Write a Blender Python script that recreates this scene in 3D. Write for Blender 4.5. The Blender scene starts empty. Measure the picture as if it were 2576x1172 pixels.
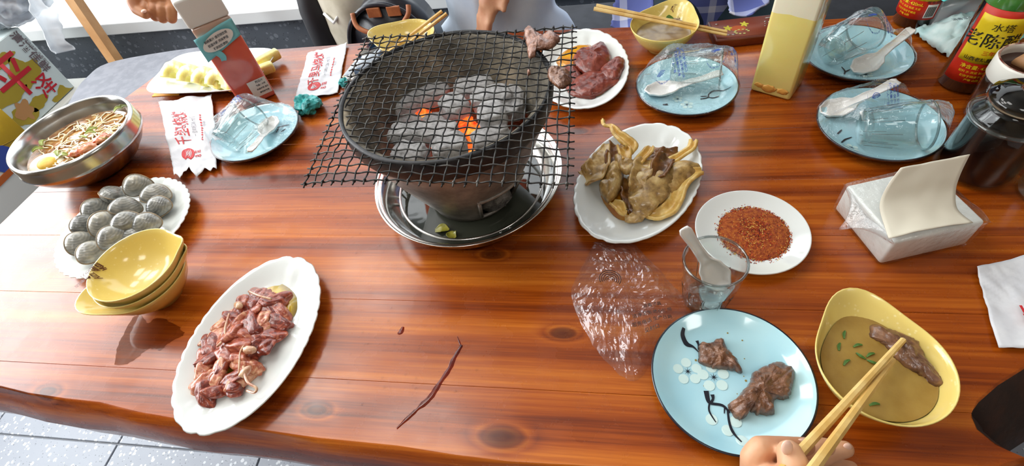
import bpy, bmesh, math, random
from mathutils import Vector, Matrix, noise, Euler
PI = math.pi
SC = bpy.context.scene
COL = SC.collection
T = 0.75          # table top height
EYE = 0.58        # camera height above the table top
# ---------------------------------------------------------------- camera
FPX, PITCH, ROLL, YAW = 1279.24, .87686, .213156, math.radians(15.715)
def _rz(v):
    return Vector((v[0]*math.cos(YAW)-v[1]*math.sin(YAW), v[0]*math.sin(YAW)+v[1]*math.cos(YAW), v[2]))
_fw = _rz((0, math.cos(PITCH), -math.sin(PITCH)))
_rt = _rz((1, 0, 0)); _dn = _rz((0, -math.sin(PITCH), -math.cos(PITCH)))
_ix = _rt*math.cos(ROLL)+_dn*math.sin(ROLL); _iy = -_rt*math.sin(ROLL)+_dn*math.cos(ROLL)
CAMLOC = Vector((0, 0, T+EYE))
cd = bpy.data.cameras.new('camera'); cam = bpy.data.objects.new('camera', cd); COL.objects.link(cam)
cd.sensor_width = 36; cd.lens = 36*FPX/2576; cd.clip_start = .01
cam.matrix_world = Matrix(((_ix.x, -_iy.x, -_fw.x, CAMLOC.x), (_ix.y, -_iy.y, -_fw.y, CAMLOC.y), (_ix.z, -_iy.z, -_fw.z, CAMLOC.z), (0, 0, 0, 1)))
SC.camera = cam
# ---------------------------------------------------------------- world, window light, exposure
w = bpy.data.worlds.new('overcast_sky'); SC.world = w; w.use_nodes = True
w.node_tree.nodes['Background'].inputs[0].default_value = (.86, .93, 1, 1)
w.node_tree.nodes['Background'].inputs[1].default_value = 1.0
def area(name, loc, target, sx, sy, power, col):
    l = bpy.data.lights.new(name, 'AREA'); l.shape = 'RECTANGLE'; l.size = sx; l.size_y = sy; l.energy = power; l.color = col
    o = bpy.data.objects.new(name, l); COL.objects.link(o); o.location = loc
    o.rotation_euler = (Vector(target)-Vector(loc)).to_track_quat('-Z', 'Y').to_euler(); return o
# daylight entering through the room's windows (left wall, back wall)
area('daylight_left_window', (-3.1, 1.0, 1.85), (0, 1.0, 1.85), 2.9, 1.7, 145, (.95, .98, 1))
area('daylight_back_window', (-1.1, 2.18, 1.75), (-1.1, 0, 1.45), 3.6, 1.7, 42, (.93, .97, 1))
SC.view_settings.view_transform = 'Standard'; SC.view_settings.look = 'None'
SC.view_settings.exposure = -0.05; SC.view_settings.gamma = 1; SC.view_settings.use_curve_mapping = False
SC.cycles.max_bounces = 6; SC.cycles.diffuse_bounces = 3; SC.cycles.glossy_bounces = 3; SC.cycles.transmission_bounces = 5; SC.cycles.transparent_max_bounces = 18; SC.cycles.caustics_reflective = False; SC.cycles.caustics_refractive = False
SC.cycles.sample_clamp_indirect = 6; SC.cycles.use_adaptive_sampling = True; SC.cycles.adaptive_threshold = .025
# ---------------------------------------------------------------- helpers
def ray(px, py):
    return _fw+_ix*((px-1288)/FPX)+_iy*((py-586)/FPX)
def P(px, py, h=0.0):
    """world point at height h over the table top seen at photo position (px, py)"""
    d = ray(px, py); return CAMLOC+d*((EYE-h)/(-d.z))
def PD(px, py, depth):
    return CAMLOC+ray(px, py)*depth
def PY(px, py, y):
    d = ray(px, py); return CAMLOC+d*(y/d.y)
def V3(x, y, z=0): return Vector((x, y, z))
def ang(a, b): return math.atan2(b.y-a.y, b.x-a.x)
def clamp(x, a=0., b=1.): return max(a, min(b, x))
def sstep(a, b, x):
    t = clamp((x-a)/(b-a)); return t*t*(3-2*t)
def nz(p, s=1.0, seed=0.0):
    return noise.noise(Vector((p[0]*s+seed*7.31, p[1]*s-seed*3.17, p[2]*s+seed*1.93)))
def srgb(r, g, b):
    f = lambda c: (c/255/12.92 if c/255 <= .04045 else ((c/255+.055)/1.055)**2.4)
    return (f(r), f(g), f(b), 1)

class NT:
    def __init__(s, name):
        s.m = bpy.data.materials.new(name); s.m.use_nodes = True; s.t = s.m.node_tree; s.n = s.t.nodes
        s.b = s.n['Principled BSDF']; s.out = s.n['Material Output']
    def node(s, ty, ins=None, **kw):
        n = s.n.new(ty)
        for k, v in kw.items(): setattr(n, k, v)
        for k, v in (ins or {}).items(): s.put(n.inputs[k], v)
        return n
    def put(s, sock, v):
        if isinstance(v, bpy.types.NodeSocket): s.t.links.new(v, sock)
        else: sock.default_value = v
    def math(s, op, a, b=0.0, c=None):
        n = s.node('ShaderNodeMath', operation=op); s.put(n.inputs[0], a); s.put(n.inputs[1], b)
        if c is not None: s.put(n.inputs[2], c)
        return n.outputs[0]
    def mix(s, f, a, b):
        n = s.node('ShaderNodeMix', data_type='RGBA'); s.put(n.inputs[0], f); s.put(n.inputs[6], a); s.put(n.inputs[7], b); return n.outputs[2]
    def ramp(s, f, stops):
        n = s.node('ShaderNodeValToRGB'); s.put(n.inputs[0], f); e = n.color_ramp.elements
        while len(e) < len(stops): e.new(.5)
        for i, (p, c) in enumerate(stops): e[i].position = p; e[i].color = c if len(c) == 4 else (*c, 1)
        return n.outputs[0]
    def noise(s, vec, scale, detail=3, rough=.55, dist=0):
        n = s.node('ShaderNodeTexNoise', {'Scale': scale, 'Detail': detail, 'Roughness': rough, 'Distortion': dist})
        if vec is not None: s.put(n.inputs['Vector'], vec)
        return n.outputs[0]
    def coord(s, k='Object'):
        return s.node('ShaderNodeTexCoord').outputs[k]
    def vmap(s, vec, scale=(1, 1, 1), rot=(0, 0, 0), loc=(0, 0, 0)):
        return s.node('ShaderNodeMapping', {'Vector': vec, 'Scale': scale, 'Rotation': rot, 'Location': loc}).outputs[0]
    def bump(s, h, strength=.3, dist=.002):
        n = s.node('ShaderNodeBump', {'Height': h, 'Strength': strength, 'Distance': dist}); s.put(s.b.inputs['Normal'], n.outputs[0])
    def set(s, **kw):
        for k, v in kw.items(): s.put(s.b.inputs[k.replace('_', ' ')], v)
        return s

MAT = {}
def mat(name, col, rough=.5, metal=0, col2=None, nscale=40, nlo=.4, nhi=.6, bump=0, bscale=80, bdist=.001, coat=0, sss=0, spec=.5, emis=None, rnd=0):
    """plain procedural material: two colours mixed by noise, optional fine relief"""
    if name in MAT: return MAT[name]
    t = NT(name); c = t.coord()
    f = col
    if col2:
        n = t.noise(c, nscale, 4)
        f = t.mix(t.ramp(n, [(nlo, (0, 0, 0)), (nhi, (1, 1, 1))]), col, col2)
    if rnd:
        oi = t.node('ShaderNodeObjectInfo').outputs['Random']
        h = t.node('ShaderNodeHueSaturation', {'Value': t.math('MULTIPLY_ADD', oi, rnd, 1-rnd/2), 'Color': f}); f = h.outputs[0]
    t.set(Base_Color=f, Roughness=rough, Metallic=metal, Coat_Weight=coat, Coat_Roughness=.06)
    t.put(t.b.inputs['Specular IOR Level'], spec)
    if sss: t.set(Subsurface_Weight=sss, Subsurface_Radius=(.01, .004, .002), Subsurface_Scale=.5)
    if bump: t.bump(t.noise(c, bscale, 4), bump, bdist)
    if emis: t.set(Emission_Color=emis[0], Emission_Strength=emis[1])
    MAT[name] = t.m; return t.m

def mesh(name, V, F, m=None, parent=None, smooth=True, loc=None, rot=None, kind=None):
    me = bpy.data.meshes.new(name); me.from_pydata([tuple(v) for v in V], [], F); me.update()
    if smooth: me.polygons.foreach_set('use_smooth', [True]*len(me.polygons))
    ms = m if isinstance(m, (list, tuple)) else [m]
    for x in ms:
        if x: me.materials.append(x)
    o = bpy.data.objects.new(name, me); COL.objects.link(o)
    if parent: o.parent = parent
    if loc is not None: o.location = loc
    if rot is not None: o.rotation_euler = rot
    if kind: o['kind'] = kind
    return o
def fixn(o):
    bm = bmesh.new(); bm.from_mesh(o.data); bmesh.ops.recalc_face_normals(bm, faces=bm.faces); bm.to_mesh(o.data); bm.free(); return o
def tag(o, label, cat, group=None, kind=None):
    o['label'] = label; o['category'] = cat
    if group: o['group'] = group
    if kind: o['kind'] = kind
    return o
def thing(name, label, cat, loc=(0, 0, 0), rz=0, group=None, rot=None):
    o = bpy.data.objects.new(name, None); COL.objects.link(o); o.empty_display_size = .05
    o.location = loc; o.rotation_euler = rot if rot else (0, 0, rz); return tag(o, label, cat, group)
def prt(t, nm): return next(c for c in t.children if c.name.startswith(nm))
def struct(o): o['kind'] = 'structure'; return o
def ctree(o, parent=None):
    c = o.copy(); COL.objects.link(c); c.parent = parent
    for ch in o.children: ctree(ch, c)
    return c

# --- shapes: each returns (verts, faces)
def join(*parts):
    V, F = [], []
    for v, f in parts:
        k = len(V); V += list(v); F += [tuple(i+k for i in q) for q in f]
    return V, F
def xf(vf, loc=(0, 0, 0), rot=(0, 0, 0), sc=(1, 1, 1)):
    M = Matrix.LocRotScale(Vector(loc), Euler(rot), Vector(sc)); return [M @ Vector(v) for v in vf[0]], vf[1]
def box(sx, sy, sz, c=(0, 0, 0), bev=0, seg=2):
    bm = bmesh.new(); bmesh.ops.create_cube(bm, size=1)
    for v in bm.verts: v.co = Vector((v.co.x*sx+c[0], v.co.y*sy+c[1], v.co.z*sz+c[2]))
    if bev: bmesh.ops.bevel(bm, geom=bm.edges[:], offset=bev, segments=seg, profile=.5, affect='EDGES')
    bm.verts.index_update(); r = [v.co.copy() for v in bm.verts], [tuple(v.index for v in f.verts) for f in bm.faces]; bm.free(); return r
def lathe(prof, n=48, mod=None):
    V, F, rows = [], [], []
    for i, (r, z) in enumerate(prof):
        if r < 1e-7: rows.append([len(V)]); V.append(Vector((0, 0, z))); continue
        row = []
        for k in range(n):
            a = 2*PI*k/n; rr, zz = (r, z) if mod is None else mod(a, r, z, i)
            row.append(len(V)); V.append(Vector((rr*math.cos(a), rr*math.sin(a), zz)))
        rows.append(row)
    for a, b in zip(rows, rows[1:]):
        for k in range(n):
            k2 = (k+1) % n
            if len(a) == 1 and len(b) == 1: continue
            if len(a) == 1: F.append((a[0], b[k2], b[k]))
            elif len(b) == 1: F.append((a[k], a[k2], b[0]))
            else: F.append((a[k], a[k2], b[k2], b[k]))
    return V, F
def tube(path, r, n=8, closed=False):
    path = [Vector(p) for p in path]; N = len(path); V, F = [], []
    up = None
    for i, p in enumerate(path):
        if closed: t = path[(i+1) % N]-path[i-1]
        else: t = path[min(i+1, N-1)]-path[max(i-1, 0)]
        t.normalize()
        if up is None: up = t.orthogonal().normalized()
        up = (up-t*up.dot(t)).normalized(); s = t.cross(up)
        rr = r[i] if isinstance(r, (list, tuple)) else r
        for k in range(n):
            a = 2*PI*k/n; V.append(p+(up*math.cos(a)+s*math.sin(a))*rr)
    for i in range(N if closed else N-1):
        j = (i+1) % N
        for k in range(n):
            k2 = (k+1) % n; F.append((i*n+k, i*n+k2, j*n+k2, j*n+k))
    if not closed: F.append(tuple(range(n))[::-1]); F.append(tuple((N-1)*n+k for k in range(n)))
    return V, F
def spline(pts, n=8):
    pts = [Vector(p) for p in pts]; out = []
    for i in range(len(pts)-1):
        p0 = pts[max(i-1, 0)]; p1 = pts[i]; p2 = pts[i+1]; p3 = pts[min(i+2, len(pts)-1)]
        for k in range(n):
            t = k/n; out.append(.5*((2*p1)+(p2-p0)*t+(2*p0-5*p1+4*p2-p3)*t*t+(3*p1-p0-3*p2+p3)*t**3))
    return out+[pts[-1]]
def sheet(fn, nu, nv, th=0.0006):
    """fn(u,v) -> point; closed thin sheet"""
    A = [[Vector(fn(i/nu, j/nv)) for j in range(nv+1)] for i in range(nu+1)]
    V, F = [], []
    def nrm(i, j):
        du = A[min(i+1, nu)][j]-A[max(i-1, 0)][j]; dv = A[i][min(j+1, nv)]-A[i][max(j-1, 0)]
        c = du.cross(dv); return c.normalized() if c.length > 1e-12 else Vector((0, 0, 1))
    W = nv+1
    for i in range(nu+1):
        for j in range(nv+1): V.append(A[i][j]+nrm(i, j)*th/2)
    if th <= 0:
        for i in range(nu):
            for j in range(nv): F.append((i*W+j, (i+1)*W+j, (i+1)*W+j+1, i*W+j+1))
        return V, F
    B = len(V)
    for i in range(nu+1):
        for j in range(nv+1): V.append(A[i][j]-nrm(i, j)*th/2)
    for i in range(nu):
        for j in range(nv):
            q = (i*W+j, (i+1)*W+j, (i+1)*W+j+1, i*W+j+1); F.append(q); F.append(tuple(B+k for k in q[::-1]))
    for i in range(nu):
        a, b = i*W, (i+1)*W; F.append((a, B+a, B+b, b)); a += nv; b += nv; F.append((b, B+b, B+a, a))
    for j in range(nv):
        a, b = j, j+1; F.append((b, B+b, B+a, a)); a += nu*W; b += nu*W; F.append((a, B+a, B+b, b))
    return V, F
_ico = {}
def ico(sub):
    if sub not in _ico:
        bm = bmesh.new(); bmesh.ops.create_icosphere(bm, subdivisions=sub, radius=1); bm.verts.index_update()
        _ico[sub] = ([v.co.copy() for v in bm.verts], [tuple(v.index for v in f.verts) for f in bm.faces]); bm.free()
    return _ico[sub]
def blob(rx, ry, rz, seed=0, amp=.25, fr=1.6, sub=3, amp2=.0, fr2=6, flat=None):
    V, F = ico(sub); out = []
    for v in V:
        k = 1+amp*nz(v, fr, seed)+amp2*nz(v, fr2, seed+5)
        p = Vector((v.x*rx*k, v.y*ry*k, v.z*rz*k))
        if flat is not None and p.z < flat: p.z = flat+(p.z-flat)*.15
        out.append(p)
    return out, F
def slab(outline, thick, rings=9, seed=0, amp=.3, fr=60, pw=2.5, under=.0):
    """star-shaped outline (world points) inflated to a lumpy slab lying on the plane of the outline"""
    c = Vector((0, 0, 0))
    for p in outline: c += p
    c /= len(outline); n = len(outline); V, F = [], []
    V.append(c+Vector((0, 0, thick*(1+amp*nz(c, fr, seed)))))
    for k in range(1, rings+1):
        s = k/rings
        for p in outline:
            q = c+(p-c)*s; z = thick*max(0, 1-s**pw)**.5; z *= 1+amp*nz(q, fr, seed)+.5*amp*nz(q, fr*2.7, seed+3)+.25*amp*nz(q, fr*6, seed+6)
            V.append(Vector((q.x, q.y, q.z+z)))
    V.append(c-Vector((0, 0, under)))
    for j in range(n):
        F.append((0, 1+j, 1+(j+1) % n))
        for k in range(rings-1):
            a = 1+k*n; b = a+n; F.append((a+j, b+j, b+(j+1) % n, a+(j+1) % n))
        a = 1+(rings-1)*n; F.append((a+(j+1) % n, a+j, len(V)-1))
    return V, F
def ribbon(path, wid, thick=.003, curl=0., seed=0, amp=.0, fr=50, up=(0, 0, 1), nv=12, twist=0, n=9):
    """lumpy strip along a path; wid = widths at path points"""
    pts = spline(path, n); N = len(pts); up = Vector(up)
    def W(u):
        k = u*(len(wid)-1); i = min(int(k), len(wid)-2); f = k-i; f = f*f*(3-2*f); return wid[i]*(1-f)+wid[i+1]*f
    def fn(u, v):
        i = min(int(round(u*(N-1))), N-1); t = (pts[min(i+1, N-1)]-pts[max(i-1, 0)]).normalized()
        s = t.cross(up).normalized(); q = s.cross(t)
        if twist:
            a = twist*u; s, q = s*math.cos(a)+q*math.sin(a), q*math.cos(a)-s*math.sin(a)
        x = (v-.5)*2; w = W(u)*.5*(1+.35*amp*nz((u*5, v*1.3, seed), 2, seed)/max(amp, .001)*min(amp*100, 1))
        return pts[i]+s*x*w+q*(curl*W(u)*x*x)+q*(amp*(.6+.9*x*x)*nz(pts[i]+s*x*w, fr, seed)+amp*.5*x*x*nz(pts[i]+s*x*w, fr*2.6, seed+2))
    return sheet(fn, N-1, nv, thick)
def text(s, size, m, name, parent, mapf, bold=0.0, align='CENTER'):
    """flat lettering: mapf(x, y) -> point"""
    cu = bpy.data.curves.new('txt', 'FONT'); cu.body = s; cu.size = size; cu.align_x = align; cu.align_y = 'CENTER'; cu.resolution_u = 3; cu.offset = bold
    o = bpy.data.objects.new('txt', cu); COL.objects.link(o)
    dg = bpy.context.evaluated_depsgraph_get(); me = bpy.data.meshes.new_from_object(o.evaluated_get(dg))
    bpy.data.objects.remove(o); bpy.data.curves.remove(cu)
    for v in me.vertices: v.co = mapf(v.co.x, v.co.y)
    me.name = name; me.materials.clear(); me.materials.append(m)
    r = bpy.data.objects.new(name, me); COL.objects.link(r); r.parent = parent; return r
def flat(pts, m, name, parent):
    """flat printed patch from a closed outline"""
    return mesh(name, pts, [tuple(range(len(pts)))], m, parent, smooth=False)
def local(par, pts):
    M = par.matrix_basis.inverted(); return [M @ Vector(p) for p in pts]
def lvf(par, vf): return local(par, vf[0]), vf[1]
def remesh(o, vox, smooth=8):
    r = o.modifiers.new('remesh', 'REMESH'); r.mode = 'VOXEL'; r.voxel_size = vox; r.use_smooth_shade = True
    s = o.modifiers.new('smooth', 'SMOOTH'); s.factor = .5; s.iterations = smooth; return o
def capsules(chains, n=12):
    """chains of (point, radius): tapered limbs with round joints"""
    parts = []
    for ch in chains:
        pts = [Vector(p) for p, r in ch]; rs = [r for p, r in ch]
        if len(ch) > 1:
            pp, rr = [], []
            for i in range(len(ch)-1):
                for k in range(5):
                    f = k/5; pp.append(pts[i].lerp(pts[i+1], f)); rr.append(rs[i]*(1-f)+rs[i+1]*f)
            pp.append(pts[-1]); rr.append(rs[-1]); parts.append(tube(pp, rr, n))
        for p, r in zip(pts, rs): parts.append(xf(ico(2), p, (0, 0, 0), (r, r, r)))
    return join(*parts)
# ================================================================ shared materials
def film_mat(name, tint=(1, 1, 1), base=.05, rough=.06, bs=120, bstr=.5, milk=0.0, fm=.55):
    t = NT(name); c = t.coord()
    tr = t.node('ShaderNodeBsdfTransparent', {'Color': (*tint, 1)}); gl = t.node('ShaderNodeBsdfGlossy', {'Roughness': rough, 'Color': (1, 1, 1, 1)})
    bn = t.node('ShaderNodeBump', {'Height': t.noise(c, bs, 3), 'Strength': bstr, 'Distance': .002}); t.put(gl.inputs['Normal'], bn.outputs[0])
    lw = t.node('ShaderNodeLayerWeight', {'Blend': .5}); t.put(lw.inputs['Normal'], bn.outputs[0])
    f = t.math('ADD', t.math('MULTIPLY', t.math('POWER', lw.outputs['Facing'], 3.5), fm), base)
    mx = t.node('ShaderNodeMixShader', {0: f, 1: tr.outputs[0], 2: gl.outputs[0]}); res = mx.outputs[0]
    if milk:
        df = t.node('ShaderNodeBsdfDiffuse', {'Color': (.85, .9, .95, 1)})
        res = t.node('ShaderNodeMixShader', {0: milk, 1: res, 2: df.outputs[0]}).outputs[0]
    t.put(t.out.inputs[0], res); return t.m
FILM = film_mat('clear_film', (.985, .995, 1), .05, .045, 130, .9, fm=.75)
FILMBAG = film_mat('crinkled_clear_plastic', (.95, .94, .95), .07, .09, 60, .8, .03, fm=.8)
BAGMILK = film_mat('milky_bag_plastic', (.9, .92, .95), .1, .2, 40, .8, .55)
GLASSTHIN = film_mat('tumbler_glass', (.93, .955, .95), .05, .02, 10, .05, fm=.9)
GLASSEDGE = film_mat('glass_rim', (.66, .7, .7), .1, .04, 10, .05, fm=.8); GLASSBASE = film_mat('glass_base', (.84, .88, .88), .08, .05, 30, .3, fm=.6)
JARGLASS = film_mat('jar_glass', (.95, .97, .96), .025, .03, 10, .05, fm=.5)
PANE = film_mat('window_pane', (.97, .99, .99), .03, .01, 1, .0)
def real_glass(name, col, rough=.0):
    t = NT(name); t.set(Base_Color=(*col, 1), Roughness=rough, Transmission_Weight=1, IOR=1.45); return t.m
GLASS = real_glass('thick_glass', (.95, .98, .97)); GREENGLASS = real_glass('green_glass', (.25, .6, .3))
WHITE = mat('white_porcelain', (.80, .83, .81, 1), .1, coat=.6)
def blue_glaze():
    t = NT('pale_blue_glaze'); c = t.coord()
    n = t.noise(c, 14, 2); t.set(Base_Color=t.ramp(n, [(.3, srgb(166, 216, 232)), (.75, srgb(192, 232, 240))]), Roughness=.12, Coat_Weight=.7, Coat_Roughness=.05); return t.m
BLUE = blue_glaze()
NAVY = mat('dark_glaze_rim', srgb(18, 26, 40), .25, coat=.5)
BLACKINK = mat('black_ink', srgb(18, 20, 34), .4); WHITEINK = mat('white_petal_glaze', srgb(208, 234, 232), .3)
REDINK = mat('red_print', srgb(205, 45, 50), .6); GREYINK = mat('grey_print', srgb(150, 150, 158), .6); BLUEINK = mat('blue_print', srgb(70, 100, 185), .5)
BROWNINK = mat('brown_print', srgb(90, 40, 15), .5)
PAPER = mat('white_paper', (.78, .79, .82, 1), .6, col2=(.68, .69, .73, 1), nscale=30, bump=.25, bscale=60, bdist=.002)
def speck(name, base, base2, fleck, fleck2, scale, rough):
    t = NT(name); c = t.node('ShaderNodeNewGeometry').outputs['Position']
    v = t.node('ShaderNodeTexVoronoi', {'Vector': c, 'Scale': scale}); v2 = t.node('ShaderNodeTexVoronoi', {'Vector': c, 'Scale': scale*1.7})
    f = t.mix(t.noise(c, 9, 4), base, base2)
    k = t.math('LESS_THAN', v.outputs['Distance'], t.math('MULTIPLY', t.node('ShaderNodeSeparateColor', {0: v.outputs['Color']}).outputs[0], .42))
    f = t.mix(k, f, fleck)
    k2 = t.math('LESS_THAN', v2.outputs['Distance'], t.math('MULTIPLY', t.node('ShaderNodeSeparateColor', {0: v2.outputs['Color']}).outputs[1], .26))
    t.set(Base_Color=t.mix(k2, f, fleck2), Roughness=rough); return t.m
TERRAZZO = speck('terrazzo_tile', srgb(122, 128, 140), srgb(140, 146, 157), srgb(186, 190, 197), srgb(84, 89, 100), 75, .35)
DARKSTONE = speck('speckled_grey_stone', srgb(78, 84, 92), srgb(98, 104, 112), srgb(120, 126, 134), srgb(45, 50, 58), 42, .4)
WALLP = mat('wall_paint', srgb(150, 128, 104), .85, col2=srgb(140, 118, 96), nscale=3)
SILLW = mat('white_sill_lacquer', srgb(236, 238, 238), .35)
GROUT = mat('grout', srgb(150, 153, 158), .9)

# ================================================================ the room
RX0, RX1, RY0, RY1, RZ = -3.2, 2.8, -2.4, 1.87, 2.9
fl = struct(mesh('floor', *box(RX1-RX0+.6, 5.2, .04, ((RX0+RX1)/2, .1, -.026)), GROUT, smooth=False))
tile = None
ts = .45
for i in range(13):
    for j in range(9):
        x = RX0+ts*(i+.5)+.05; y = -1.95+ts*(j+.5)
        if tile is None:
            tile = mesh('floor_tile', *box(ts-.004, ts-.004, .012, (0, 0, -.006), .0015, 1), TERRAZZO, fl, False); o = tile
        else:
            o = tile.copy(); COL.objects.link(o)
        o.parent = fl; o.location = (x, y, .0)
# low stone wall with a white sill under the back window, window above
struct(mesh('wall_back', *join(box(RX1-RX0, .45, .41, ((RX0+RX1)/2, RY1+.225, .205)), box(1.9, .2, 2.4, (1.85, RY1+.42, 1.7)), box(RX1-RX0, .2, .3, ((RX0+RX1)/2, RY1+.42, 2.75)), box(.2, .2, 2.4, (RX0+.1, RY1+.42, 1.7))), DARKSTONE, smooth=False))
struct(mesh('trim_1', *box(RX1-RX0, .47, .05, ((RX0+RX1)/2, RY1+.205, .43), .004), SILLW, smooth=False))
def window(n, cx, cy, cz, w, h, axis):
    fr = []
    for s in (-1, 1): fr += [box(w, .06, .06, (0, 0, s*(h/2-.03))), box(.06, .06, h, (s*(w/2-.03), 0, 0))]
    fr += [box(.05, .05, h, (s*w/6, 0, 0)) for s in (-1, 1)]
    o = struct(mesh('window_%d' % n, *join(*fr), SILLW, None, False, (cx, cy, cz), (0, 0, axis)))
    for k in (-1, 0, 1): mesh('pane', *box(w/3-.05, .006, h-.1, (k*w/3, 0, 0)), PANE, o, False)
    return o
window(1, -1.15, RY1+.42, 1.53, 3.9, 2.14, 0)
struct(mesh('wall_left', *join(box(.2, 5, .95, (RX0-.1, -.1, .475)), box(.2, 5, .25, (RX0-.1, -.1, 2.775)), box(.2, 1.8, 1.7, (RX0-.1, -1.55, 1.8)), box(.2, .3, 1.7, (RX0-.1, 2.35, 1.8))), WALLP, smooth=False))
window(2, RX0-.1, .78, 1.8, 2.9, 1.7, PI/2)
struct(mesh('wall_right', *box(.2, 5.2, RZ, (RX1+.1, .1, RZ/2)), WALLP, smooth=False))
struct(mesh('wall_front', *box(RX1-RX0, .2, RZ, ((RX0+RX1)/2, RY0-.1, RZ/2)), WALLP, smooth=False))
struct(mesh('ceiling', *box(RX1-RX0+.4, 5.4, .1, ((RX0+RX1)/2, .1, RZ+.05)), mat('ceiling_paint', srgb(196, 194, 188), .9, col2=srgb(188, 186, 180), nscale=2), smooth=False))
LAMPM = mat('lamp_diffuser', (1, 1, 1, 1), .5, emis=((1, .97, .92, 1), 9))
def ceil_lamp(x, y, lab, sx=.6, sy=.6):
    t = thing('unseen_ceiling_lamp', lab, 'ceiling lamp', (x, y, RZ), group='unseen ceiling panel lamps')
    mesh('frame', *join(box(sx, .03, .03, (0, sy/2, -.015)), box(sx, .03, .03, (0, -sy/2, -.015)), box(.03, sy, .03, (sx/2, 0, -.015)), box(.03, sy, .03, (-sx/2, 0, -.015))), SILLW, t, False)
    mesh('diffuser', *box(sx-.04, sy-.04, .012, (0, 0, -.014)), LAMPM, t, False)
for k, (x, y) in enumerate([(-.95, .7), (-1.7, 1.0), (-2.5, 1.2), (-1.5, 1.75), (-.3, -.9), (1.6, -.6)]):  # unseen panels, several added to strengthen the glare on the table
    ceil_lamp(x, y, 'unseen square white panel lamp set in the ceiling')

# ================================================================ the table
KN = [P(797, 1032), P(1262, 1100), P(1416, 838), P(110, 492), P(2150, 330), P(620, 1010), P(120, 985), P(1240, 640), P(1453, 330), P(1800, 1080)]
def wood():
    t = NT('varnished_pine'); pos = t.node('ShaderNodeNewGeometry').outputs['Position']
    oi = t.node('ShaderNodeObjectInfo').outputs['Random']
    sx = t.node('ShaderNodeSeparateXYZ', {0: pos}); x, y, z = sx.outputs
    warp = t.noise(t.vmap(pos, (.7, 5, 5)), 1.0, 2)
    ph = t.math('ADD', t.math('MULTIPLY', y, 30), t.math('MULTIPLY', warp, 4))
    ph = t.math('ADD', ph, t.math('MULTIPLY', oi, 17)); ph = t.math('ADD', ph, t.math('MULTIPLY', z, 25))
    kd = None
    for i, k in enumerate(KN):
        R = .011 if i != 1 else .016
        dx = t.math('MULTIPLY', t.math('SUBTRACT', x, k.x), .55/R); dy = t.math('MULTIPLY', t.math('SUBTRACT', y, k.y), 1.15/R)
        d2 = t.math('ADD', t.math('MULTIPLY', dx, dx), t.math('MULTIPLY', dy, dy)); g = t.math('POWER', 2.718, t.math('MULTIPLY', d2, -1))
        kd = g if kd is None else t.math('ADD', kd, g)
    ph = t.math('ADD', ph, t.math('MULTIPLY', kd, 5))
    ring = t.math('PINGPONG', ph, 1.0)
    fine = t.noise(t.vmap(pos, (3.5, 170, 170)), 1.0, 4, .7)
    streak = t.noise(t.vmap(pos, (.8, 24, 24)), 1.0, 3, .6)
    f = t.math('ADD', t.math('MULTIPLY', ring, .16), t.math('ADD', t.math('MULTIPLY', t.math('MULTIPLY_ADD', fine, 1.5, -.25), .42), t.math('MULTIPLY', t.math('MULTIPLY_ADD', streak, 1.25, -.125), .55)))
    f = t.math('ADD', f, t.math('MULTIPLY_ADD', oi, .14, -.07))
    col = t.ramp(f, [(.28, srgb(76, 25, 2)), (.45, srgb(124, 50, 6)), (.6, srgb(160, 74, 12)), (.78, srgb(194, 106, 28)), (.92, srgb(214, 132, 48))])
    core = t.ramp(kd, [(.25, (0, 0, 0)), (.75, (1, 1, 1))])
    col = t.mix(t.math('MULTIPLY', core, .75), col, srgb(66, 24, 6))
    rn = t.noise(pos, 16, 5, .6); rn2 = t.noise(t.vmap(pos, (6, 30, 6)), 1, 4)
    t.set(Base_Color=col, Roughness=t.ramp(rn, [(.35, (.2, .2, .2)), (.65, (.34, .34, .34))]), Coat_Weight=.25, Specular_IOR_Level=.4)
    t.put(t.b.inputs['Coat Roughness'], t.ramp(rn2, [(.35, (.1, .1, .1)), (.7, (.26, .26, .26))]))
    t.bump(t.math('ADD', t.math('MULTIPLY', fine, .5), rn), .12, .002); return t.m
WOOD = wood()
OUT = [(-1.086, .205), (-.95, .2), (-.87, .197), (-.823, .193), (-.77, .186), (-.709, .182), (-.65, .18), (-.585, .171), (-.522, .166), (-.46, .165), (-.414, .161), (-.33, .156), (-.229, .154), (-.16, .149), (-.096, .147), (-.02, .149), (.05, .152), (.12, .15), (.2, .152), (.28, .16), (.36, .172), (.402, .187), (.382, .197), (.371, .211), (.371, .224), (.384, .242), (.41, .262), (.446, .284), (.49, .298), (.55, .292), (.62, .29), (.75, .27), (.95, .26), (.95, 1.01), (.6, .99), (.3, .995), (0, 1.018), (-.3, 1.03), (-.6, 1.024), (-1.01, 1.022), (-1.035, .96), (-1.072, .854), (-1.076, .7), (-1.078, .58), (-1.086, .484), (-1.09, .35)]
def clipy(poly, yv, keep_above):
    out = []
    for a, b in zip(poly, poly[1:]+poly[:1]):
        ia = (a[1] >= yv) == keep_above or a[1] == yv; ib = (b[1] >= yv) == keep_above or b[1] == yv
        if ia: out.append(a)
        if ia != ib:
            f = (yv-a[1])/(b[1]-a[1]); out.append((a[0]+(b[0]-a[0])*f, yv))
    return out
table = thing('dining_table', 'large orange-brown varnished pine slab table with a wavy natural edge', 'table', (-.07, .6, 0))
TH = .1
SHADEBARK = mat('shaded_notch_bark', srgb(52, 26, 14), .7, col2=srgb(34, 17, 10), nscale=30, bump=.5, bscale=50, bdist=.004)  # bark tone darkened to carry the shade inside the notch
dens = []
for a, b in zip(OUT, OUT[1:]+OUT[:1]):
    n = max(1, int(math.hypot(b[0]-a[0], b[1]-a[1])/.03))
    dens += [(a[0]+(b[0]-a[0])*k/n, a[1]+(b[1]-a[1])*k/n) for k in range(n)]
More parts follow.
